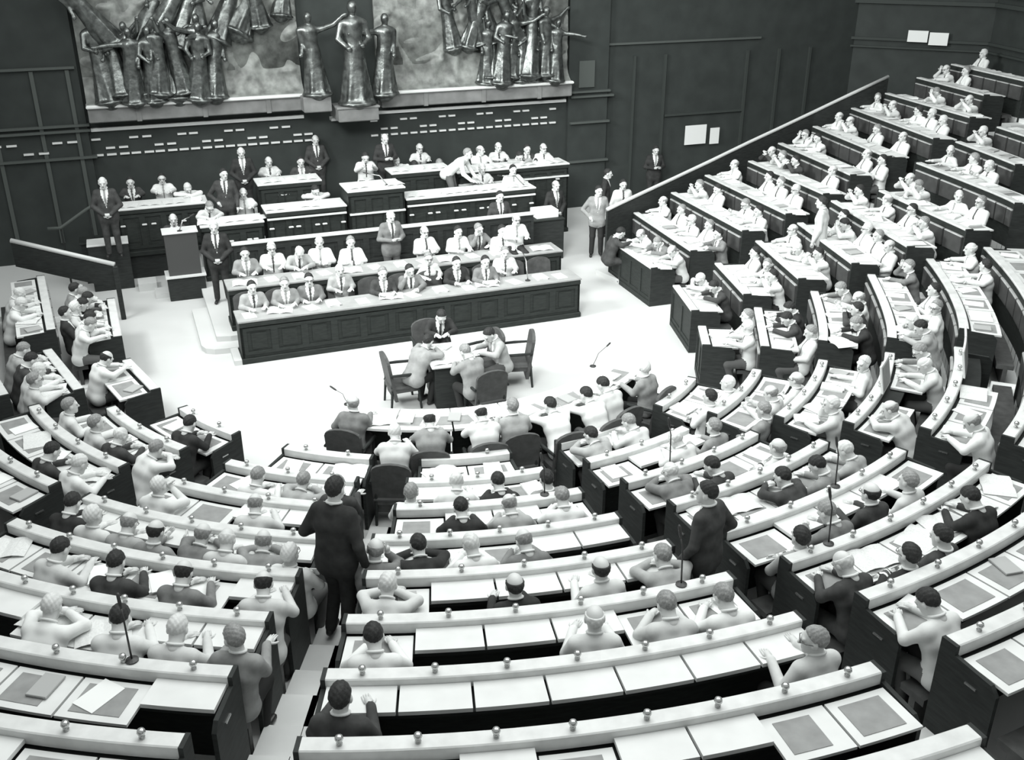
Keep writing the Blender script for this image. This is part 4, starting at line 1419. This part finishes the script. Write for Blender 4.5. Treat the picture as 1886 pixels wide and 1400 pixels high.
    for i, (s, t) in enumerate(((-0.25, -1.3), (0.1, -1.05), (-0.1, -0.8))):
        paper(['spread', 'sheet', 'folder'][i], (*ST(s, t), 0.762), AX + R(20 * i), 'on the small stenographers table', 'papers on the stenographers table')

# heads read off the photo: x y suit hair pose   (pose . = chosen to suit)
HEADS = {
    'R45': '''1812 98 W w . 1747 129 W b . 1775 130 W g . 1724 170 W g . 1772 184 W b elbows 1806 205 W w . 1614 179 W g . 1645 194 W b . 1693 204 W d . 1732 222 W w slump
1543 215 W b brow 1580 223 W b elbows 1616 238 W g slump 1663 252 W b folded 1802 240 W w . 1483 248 W g cheek 1516 254 W d cheek 1403 277 K b . 1436 287 W g elbows 1466 296 K d elbows
1608 283 W b . 1747 276 W b . 1786 289 W g . 1813 303 W w . 1687 314 W d . 1716 328 W b elbows 1515 316 W b folded 1417 325 W d . 1438 335 W g . 1459 350 W w folded 1608 337 W g .
1545 352 W d . 1353 303 W b sit 1278 343 W g elbows 1319 347 W d write 1373 376 W g . 1389 390 W d sit 1462 423 W b sit 1491 458 W w slump 1514 466 W d elbows 1368 466 W d folded
1415 488 W g . 1441 507 W d elbows 1565 404 W d . 1576 417 W d brow 1595 414 W w . 1611 429 W g . 1654 453 W b slump 1633 367 W b . 1769 362 W b . 1806 371 W g . 1683 386 W d .
1716 410 W g elbows 1220 370 W b brow 1255 386 W g . 1274 406 W w slump 1305 414 W g . 1343 429 G d sit 1180 432 W b . 1218 444 G g write 1244 462 W b . 1308 512 W w slump 1324 527 K d write''',
    'R3': '''1439 583 K d write 1487 573 K d write 1493 612 W g slump 1384 604 W g . 1388 630 W w . 1581 549 W b . 1577 566 K d . 1581 594 K g write 1684 489 G g cheek 1724 534 W d .
1729 568 W g turned 1679 594 W w slump 1680 647 G d write 1533 535 G g . 1814 488 W d . 1786 453 W f sit''',
    'R2': '''1341 707 W w . 1466 699 W b . 1590 671 W w . 1706 663 W f . 1679 652 G g write 1533 745 W w cheek 1676 766 W b slump 1805 783 W b . 1399 769 G g . 1409 733 W b . 1257 770 G g . 1293 766 W d . 1276 790 W f write''',
    'R1': '''1100 806 G d slump 1162 776 W g write 1214 850 G f slump 1322 864 K d write 1432 824 W b . 1568 832 G w write 1516 869 G d write 1482 890 K d slump 1586 900 K k sit 1673 886 W g sit
1774 914 K d write 1475 990 G d . 1559 964 G g write 1592 1040 K f write 1654 1030 K d . 1733 988 K d . 1790 1160 W d write''',
    'C': '''817 876 W f write 812 905 W g . 896 898 K d write 850 935 K d write 940 929 G b . 982 886 G d . 1028 912 W g write 707 1016 G b cheek 749 1016 K d slump 867 1018 W w write
950 1011 G b write 1105 1040 W k sit 1236 1052 G g slump 960 1112 K k sit 1076 1105 W f sit 1224 1115 W g write 1360 1131 W g write 703 1100 W w slump 690 1196 W d write 636 1226 K d sit 1480 1165 W g turned''',
    'L3': '''519 888 W g write 579 888 G g slump 648 888 K g turned 478 929 W b write 232 931 K d write 308 886 W w elbows 203 957 W w . 263 969 G b . 325 985 G k . 365 993 G b slump
404 1002 W f write 458 1014 G b slump 501 1018 W w . 112 1007 W d write 220 1038 K d write 338 1055 G k write 497 1076 W k . 256 1143 W d write 373 1189 W w write 432 1174 G g turned 90 1130 W w slump''',
    'L2': '349 785 K d write 206 773 W g sit 257 819 K f . 264 855 W g slump 124 845 W w write 101 847 K d write 124 742 W g slump',
    'L10': '''74 536 W f . 72 556 W w . 127 499 G d cheek 139 568 W w . 97 580 K d . 122 576 K d write 154 543 W g . 183 588 W g write 210 584 W d write 183 551 K d write 211 659 W k write
95 659 K d . 89 636 G g . 104 690 W w write 83 726 W g .''',
}
SETS = {'R45': ('R5', 'R4'), 'R3': ('R3', 'R4'), 'R2': ('R2', 'R1'), 'R1': ('R1', 'R2'), 'C': ('C', 'R1'), 'L3': ('L3', 'L2'), 'L2': ('L2', 'L1'), 'L10': ('L1', 'L0', 'L2')}
ANY = ['sit', 'elbows', 'write', 'cheek', 'folded', 'turned', 'turned_back', 'read', 'brow']
CALM = ['slouch', 'sit', 'write', 'folded', 'turned', 'turned_back', 'read']
PS = 0.93


def solve_heads():
    r = random.Random(3)
    out = []
    for grp, txt in HEADS.items():
        w = txt.split()
        for i in range(0, len(w), 5):
            x, y, tone, hair, pose = float(w[i]), float(w[i + 1]), w[i + 2], w[i + 3], w[i + 4]
            cand = [pose] if pose != '.' else (ANY if grp in ('R45', 'R3') else CALM)
            best = None
            for key in SETS[grp]:
                for row in ROWS[key]:
                    for ps in (cand if pose == '.' else cand + ['sit', 'write', 'slouch']):
                        if key in NEAR:
                            ps += '_low'
                        HMp = body(ps)[1].translation * PS
                        P = at(x, y, row.zf + HMp.z)
                        u, off = row.uoff(P[:2])
                        hip = off + HMp.y
                        um = 0.18 / row.L
                        pen = max(0, um - u, u - 1 + um) * row.L * 1.5
                        tgt = 0.58 if ps.startswith('slouch') else 0.71
                        c = abs(hip - tgt) + pen + (0.25 if pose != '.' and ps.replace('_low', '') != pose else 0) + (0.05 * r.random() if pose == '.' else 0) + (0.15 if key != SETS[grp][0] else 0)
                        if best is None or c < best[0]:
                            best = (c, key, row.k, ps, u, hip, off)
            c, key, k, ps, u, hip, off = best
            row = ROWS[key][k]
            u = min(max(u, 0.12 / row.L), 1 - 0.12 / row.L)
            hip = min(max(hip, 0.54), 0.64) if ps.startswith('slouch') else min(max(hip, 0.66), 0.75)
            out.append([key, k, u, hip, ps, tone, hair, x, y])
            if c > 0.3:
                print('HEADFIT', grp, x, y, key, k, ps, round(c, 2), 'u', round(u, 2), 'hip', round(best[5], 2))
    # nobody sits in anybody's lap
    out.sort(key=lambda a: (a[0], a[1], a[2]))
    for _ in range(6):
        for a, b in zip(out, out[1:]):
            if a[0] == b[0] and a[1] == b[1]:
                L = ROWS[a[0]][a[1]].L
                gap = (b[2] - a[2]) * L
                if gap < 0.47:
                    d = (0.47 - gap) / 2 / L
                    a[2] -= d
                    b[2] += d
        for a in out:
            L = ROWS[a[0]][a[1]].L
            a[2] = min(max(a[2], 0.08 / L), 1 - 0.08 / L)
    return out


def nth_order(key, u):
    """count places from the end of the row that faces the anchor of its block"""
    return u


def people_in_rows():
    seats = solve_heads()
    for key, k, u, hip, ps, tone, hair, x, y in seats:
        row = ROWS[key][k]
        TAKEN.setdefault((key, k), {})[min(row.n - 1, max(0, int(u * row.n)))] = True
    per = {}
    for i, s in enumerate(seats):
        per.setdefault((s[0], s[1]), []).append(s)
    n = 0
    for (key, k), lst in per.items():
        row = ROWS[key][k]
        # R blocks are counted from the handrail side: larger angle first
        lst.sort(key=lambda s: s[2])
        p0, p1 = row.pos(0), row.pos(1)
        th = lambda p: math.atan2(p[0] - CEN[0], -(p[1] - CEN[1]))
        if (th(p0) < th(p1)) == key.startswith('R'):
            lst = lst[::-1]
        for j, (_, _, u, hip, ps, tone, hair, x, y) in enumerate(lst):
            q, nn = row.base(u)
            P = q + nn * hip
            yaw = math.atan2(-nn[1], -nn[0]) - math.pi / 2
            yaw += R(rng.uniform(-9, 9))
            pw = ps.replace('_low', '')
            lab = f'{HAIR_WORDS[hair]} person, {TONE_WORDS[tone]}, {POSE_WORDS[pw]}, {ORD[j]} sitter, {ORD[k]} row, {BLOCKS[key]}'
            if len(lab.replace(',', ' ').split()) > 16:
                lab = f'{HAIR_WORDS[hair]} person, {TONE_WORDS[tone]}, {ORD[j]} sitter, {ORD[k]} row, {BLOCKS[key]}'
            HMp = body(ps)[1].translation * PS
            hx, hy = P[0] + HMp.x * math.cos(yaw) - HMp.y * math.sin(yaw), P[1] + HMp.x * math.sin(yaw) + HMp.y * math.cos(yaw)
            zc = hy * math.cos(PITCH) - (row.zf + HMp.z - H) * math.sin(PITCH)
            ex, ey = PX + F * hx / zc - x, PY - F * (hy * math.sin(PITCH) + (row.zf + HMp.z - H) * math.cos(PITCH)) / zc - y
            if abs(ex) + abs(ey) > 22:
                print('REPROJ', key, k, ps, int(x), int(y), 'err', int(ex), int(ey))
            person(ps, (P[0], P[1], row.zf), yaw, tone, hair, lab, 'people seated in the half-circle', PS, specs=(n % 5 == 0))
            n += 1


def head_at(x, y, zf, pose, yaw, tone, hair, label, group, specs=False, scale=0.95, low=False, **kw):
    """stand or seat a person so that the head centre falls on pixel x, y above a floor of height zf"""
    if low and not POSES[pose].get('stand'):
        pose += '_low'
    HMp = body(pose)[1].translation * scale
    P = at(x, y, zf + HMp.z)
    c, s = math.cos(yaw), math.sin(yaw)
    px, py = P[0] - (HMp.x * c - HMp.y * s), P[1] - (HMp.x * s + HMp.y * c)
    if kw.pop('log', True):
        d = np.array([px, py]) - CEN
        print('HEADAT', label[:40], 's', round(float(d @ E1), 2), 't', round(float(d @ E2), 2))
    return person(pose, (px, py, zf), yaw, tone, hair, label, group, scale, specs, **kw)


FACE = AX + math.pi      # facing the half-circle from the rostrum


def other_people():
    G = 'people on the front government bench'
    row1 = [(464, 529, 'G', 'd', 'sit'), (524, 522, 'G', 'g', 'sit'), (569, 515, 'G', 'd', 'sit'), (626, 497, 'G', 'f', 'sit'), (705, 503, 'K', 'g', 'sit'), (755, 498, 'G', 'd', 'cheek'), (789, 476, 'W', 'g', 'sit'), (841, 484, 'K', 'd', 'sit'), (894, 482, 'G', 'd', 'sit'), (930, 465, 'W', 'g', 'sit')]
    what = {'sit': 'forearms on the bench', 'write': 'bowed over papers', 'elbows': 'leaning on elbows', 'brow': 'hand to the brow', 'folded': 'arms folded', 'read': 'reading', 'cheek': 'hand to cheek', 'turned': 'head turned', 'slump': 'slumped', 'turned_back': 'head turned'}
    for i, (x, y, t, h, p) in enumerate(row1):
        head_at(x, y, 0.03, p, FACE + R(rng.uniform(-8, 8)), t, h, f'{HAIR_WORDS[h]} person in {TONE_WORDS[t]}, {what[p]}, {ORD[i]} on front government bench from podium', G, i % 4 == 2, low=True)
    row2 = [(451, 467, 'G', 'd', 'sit'), (500, 457, 'W', 'w', 'sit'), (552, 465, 'G', 'f', 'write'), (588, 446, 'W', 'b', 'folded'), (646, 446, 'W', 'g', 'folded'), (782, 427, 'W', 'b', 'folded'), (844, 427, 'W', 'd', 'sit'), (882, 422, 'G', 'g', 'cheek'), (925, 425, 'W', 'd', 'sit'), (951, 404, 'W', 'b', 'sit')]
    G = 'people on the second government bench'
    for i, (x, y, t, h, p) in enumerate(row2):
        head_at(x, y, 0.26 if i < 9 else 0.5, p, FACE + R(rng.uniform(-8, 8)), t, h, f'{HAIR_WORDS[h]} person in {TONE_WORDS[t]}, {what[p]}, {ORD[i]} on second government bench from podium', G, i % 4 == 1, low=True)
    head_at(720, 399, 0.2, 'carry', FACE + R(10), 'G', 'f', 'bald speaker in grey suit standing with notes at the second government bench', G)
    G = 'people at the rostrum'
    low = [(386, 381, 0.5, 'W', 'g', 'write', 'beside the attendants at the low rostrum desk'), (448, 356, 0.5, 'W', 'b', 'sit', 'at the low rostrum desk, pale shirt front'), (521, 337, 0.66, 'W', 'f', 'write', 'first at the middle lower rostrum desk'), (581, 351, 0.66, 'W', 'd', 'slump', 'slumped over the middle lower rostrum desk'),
           (763, 305, 0.66, 'W', 'l', 'write', 'first at the long lower rostrum desk'), (809, 302, 0.66, 'W', 'g', 'write', 'second at the long lower rostrum desk'), (888, 311, 0.66, 'W', 'w', 'sit', 'third at the long lower rostrum desk'), (945, 313, 0.66, 'W', 'd', 'sit', 'last at the long lower rostrum desk, handrail end'),
           (673, 290, 0.95, 'W', 'd', 'read', 'presiding from the raised chair of the rostrum'), (240, 336, 0.66, 'K', 'd', 'sit', 'first at the podium end of the upper rostrum desk'), (298, 329, 0.66, 'W', 'd', 'sit', 'second at the podium end of the upper rostrum desk'), (346, 347, 0.66, 'W', 'w', 'slump', 'third at the podium end of the upper rostrum desk'),
           (495, 298, 0.82, 'W', 'b', 'sit', 'at the short upper desk, podium side'), (554, 298, 0.82, 'K', 'd', 'sit', 'nearest the raised chair, podium side'), (730, 298, 0.82, 'W', 'w', 'slump', 'behind the presiding officer, handrail side'), (773, 273, 0.82, 'W', 'f', 'sit', 'upright at the short upper desk, handrail side'),
           (885, 277, 0.82, 'W', 'b', 'turned', 'beside the bent-over person on the upper rostrum'), (918, 271, 0.82, 'W', 'b', 'sit', 'broad in the middle of the upper handrail-end desk'), (957, 288, 0.82, 'G', 'd', 'slump', 'stooped between two others at the upper handrail-end desk'), (971, 275, 0.82, 'K', 'd', 'sit', 'last but one at the upper handrail-end desk'), (1001, 273, 0.82, 'W', 'b', 'sit', 'last at the upper handrail-end desk')]
    for i, (x, y, zf, t, h, p, w) in enumerate(low):
        head_at(x, y, zf, p, FACE + R(rng.uniform(-8, 8)), t, h, f'{HAIR_WORDS[h]} person in {TONE_WORDS[t]} {w}', G, i % 5 == 0)
    std = [(412, 321, 0.6, 'hip', 'K', 'd', 'person in black tailcoat and white shirt standing behind the lowest rostrum desk'), (444, 281, 0.77, 'attend', 'K', 'f', 'bald attendant in black with white gloves standing before the upper rostrum'),
           (581, 258, 0.77, 'attend', 'K', 'b', 'tall attendant in black standing close to the raised chair, podium side'), (709, 256, 0.94, 'carry', 'K', 'b', 'attendant in black with raised hands behind the presiding officer'), (189, 337, 0.77, 'attend', 'K', 'f', 'bald attendant in black at the podium end of the rostrum')]
    for x, y, zf, p, t, h, lab in std:
        head_at(x, y, zf, p, FACE + R(rng.uniform(-6, 6)), t, h, lab, 'attendants')
    head_at(862, 283, 0.94, 'bend', FACE + R(55), 'W', 'g', 'person in pale jacket bent over the upper rostrum to talk', G)
    head_at(921, 362, 0.20, 'attend', FACE, 'K', 'd', 'attendant in black standing before the long lower rostrum desk', 'attendants')
    head_at(1024, 342, 0.0, 'attend', FACE + R(10), 'K', 'b', 'attendant in black with white gloves beside the white box', 'attendants')
    head_at(319, 404, 0.28, 'sit', FACE, 'K', 'b', 'attendant in black half hidden behind the podium', 'attendants')
    head_at(394, 419, 0.2, 'attend', FACE + R(-8), 'K', 'w', 'attendant in black with joined gloves standing between podium and benches', 'attendants')
    # by the handrail
    G = 'people standing below the long handrail'
    head_at(1103, 352, 0.0, 'hip', FACE + R(-20), 'G', 'd', 'person in dark trousers and open grey jacket standing on the pale floor by handrail', G)
    head_at(1120, 320, 0.0, 'stand', FACE + R(60), 'K', 'd', 'person in black standing behind two others at the foot of handrail', G)
    head_at(1148, 340, 0.0, 'stand', FACE + R(-10), 'W', 'd', 'person in pale jacket standing behind the end of the handrail', G)
    head_at(1208, 277, 0.0, 'carry', FACE + R(-10), 'K', 'd', 'person carrying papers by the wall above the handrail', G)
    head_at(1143, 429, 0.0, 'write', FACE + R(80), 'K', 'd', 'dark figure crouched at the end of the first handrail desk', G)
    head_at(1513, 373, ROWS['R4'][3].zf, 'stand', AX + R(40), 'W', 'd', 'dark-haired person in white jacket standing with back turned among the desks', G)
    # well
    G = 'people at the stenographers table'
    for x, y, p, yaw, t, h, lab in ((788, 629, 'slump', -62, 'G', 'd', 'dark-haired person leaning across from the sideways chair at stenographers table'), (813, 583, 'write', 172, 'K', 'd', 'person in black with white shirt at far side of stenographers table'),
                                   (901, 617, 'write', 95, 'G', 'd', 'person sitting sideways in grey at the stenographers table'), (857, 648, 'write', 14, 'G', 'g', 'grey-haired person with back turned at the stenographers table')):
        head_at(x, y, 0.0, p, AX + R(yaw), t, h, lab, G, low=True)
    G = 'people round the committee table'
    com = [(649, 742, 'W', 'b', 'turned', 'G', 'broad person in grey jacket on the first committee chair'), (727, 797, 'W', 'w', 'write', 'W', 'white-haired person slumped on the dark chair at the stair end of committee'), (791, 774, 'G', 'k', 'write', 'G', 'third sitter of the committee, bald crown, grey jacket'),
           (886, 762, 'W', 'k', 'write', 'W', 'fourth sitter of the committee, pale jacket, bald crown'), (944, 748, 'G', 'g', 'sit', 'G', 'fifth sitter of the committee, grey jacket, broad back'), (1035, 764, 'W', 'd', 'slump', 'W', 'sixth sitter of the committee twisting in a pale jacket'),
           (1093, 735, 'W', 'd', 'slump', 'W', 'seventh sitter of the committee lying forward in pale jacket'), (1111, 709, 'W', 'd', 'write', 'W', 'eighth sitter of the committee in a pale jacket'), (1188, 678, 'W', 'w', 'turned_back', 'G', 'last sitter of the committee, white hair, chair standing apart')]
    for i, (x, y, _, h, p, t, lab) in enumerate(com):
        P = at(x, y, 1.2)[:2] - CEN
        th = math.atan2(P[0], -P[1])
        yaw = th
        o = head_at(x, y, 0.0, p, yaw, t, h, lab, G, low=True)
        fwd = 0.02
        if i not in (0, 1):
            q = np.array([o.location.x, o.location.y]) - CEN
            rr = np.hypot(*q)
            if rr > 4.22:
                q = CEN + q * 4.22 / rr
                o.location.x, o.location.y = q
        chair((o.location.x - math.sin(yaw) * -fwd, o.location.y + math.cos(yaw) * -fwd, 0), yaw, f'dark armchair under the {lab.split(" of ")[0].split(" in ")[0].split(" on ")[0]} of committee', 'chairs round the committee table')
    # people on the stairs
    P = at(632, 1168, 0.64)
    person('walk', (P[0], P[1], 0.62), AX + R(-40), 'K', 'd', 'tall person in black suit climbing the pale stairs, back turned', 'people standing on the stairs', 1.02, skin=None)
    o = head_at(1301, 908, 0.70, 'hip', AX + R(28), 'K', 'd', 'person in dark suit leaning by the stairs, hand behind back', 'people standing on the stairs')
    G = 'chairs behind the front government bench'
    k = 0
    for i, (x, y, t, h, p) in enumerate(row1):
        pass
    for i in range(11):
        s = -2.72 + i * 0.565
        chair((*ST(s, 2.30), 0.02), FACE, f'dark chair behind the front government bench, {ORD[i]} from the podium', G, arms=False)


def desk_papers(spots_of):
    G = {}
    n = 0
    r = random.Random(9)
    for (key, k), (row, spots) in spots_of.items():
        if (key in ('C',) and k > 6) or (key == 'L3' and k > 6) or (key == 'R1' and k > 6):
            continue
        for i in spots:
            pr = 0.95 if key in ('R5', 'R4', 'R3') else 0.62
            if r.random() > pr:
                continue
            kind = r.choice(['sheet', 'sheet', 'spread', 'spread', 'stack', 'folder'])
            u = (i + 0.5 + r.uniform(-.14, .2)) / row.n
            q, nn = row.base(u)
            off = r.uniform(0.27, 0.33)
            P = q + nn * off
            yaw = math.atan2(-nn[1], -nn[0]) - math.pi / 2 + R(r.choice([0, 5, -8, 14, -20, 32]))
            zz = row.z - 0.0445 - (0.05 if key in NEAR else 0)
            j = i if not key.startswith('R') else row.n - 1 - i
            paper(kind, (P[0], P[1], zz), yaw, f'on {ORD[j]} desk place, {ORD[k]} row, {BLOCKS[key]}', f'papers on the {BLOCK[key]}')
            n += 1
    print('PAPERS', n)


def light():
    cam = bpy.data.cameras.new('camera')
    co = bpy.data.objects.new('camera', cam)
    COL.objects.link(co)
    co.location = (0, 0, H)
    co.rotation_euler = (math.pi / 2 - PITCH, 0, 0)
    cam.sensor_fit = 'HORIZONTAL'
    cam.sensor_width = 36.0
    cam.lens = 36.0 * F / 1886.0
    cam.clip_end = 200
    SC.camera = co
    w = bpy.data.worlds.new('hall_light')
    SC.world = w
    w.use_nodes = True
    bg = w.node_tree.nodes['Background']
    bg.inputs[0].default_value = (0.96, 1.0, 0.98, 1)
    bg.inputs[1].default_value = 0.48

    def area(name, loc, aim, size, energy, spread=math.pi):
        l = bpy.data.lights.new(name, 'AREA')
        l.shape = 'RECTANGLE'
        l.size, l.size_y = size
        l.energy = energy
        l.spread = spread
        l.color = (0.97, 1.0, 0.985)
        o = bpy.data.objects.new(name, l)
        COL.objects.link(o)
        o.location = loc
        o.rotation_euler = (Vector(aim) - Vector(loc)).to_track_quat('-Z', 'Y').to_euler()
    # the glazed ceiling of the hall and two banks of flood lamps
    area('skylight', (1.5, 13.0, 12.5), (1.5, 13.0, 0), (15, 16), 2350)
    area('flood_lamps', (-10, 13, 9.5), (8, 22, 2), (4, 3), 900, 1.9)
    area('gallery_lamps', (-3, 4, 10.5), (1.5, 22.5, 1.5), (4, 2), 340, 1.1)
    vs = SC.view_settings
    vs.view_transform = 'Standard'
    vs.look = 'None'
    vs.gamma = 1
    vs.exposure = -0.05
    vs.use_curve_mapping = False


setting()
bronzes()
tiers()
people_in_rows()
furniture()
other_people()
spots_of = {}
for key, rows in ROWS.items():
    for row in rows:
        _, sp = desk_row(row)
        spots_of[(key, row.k)] = (row, sp)
desk_papers(spots_of)
light()
print('NPEOPLE', NPEOPLE[0], 'OBJECTS', len(bpy.data.objects))
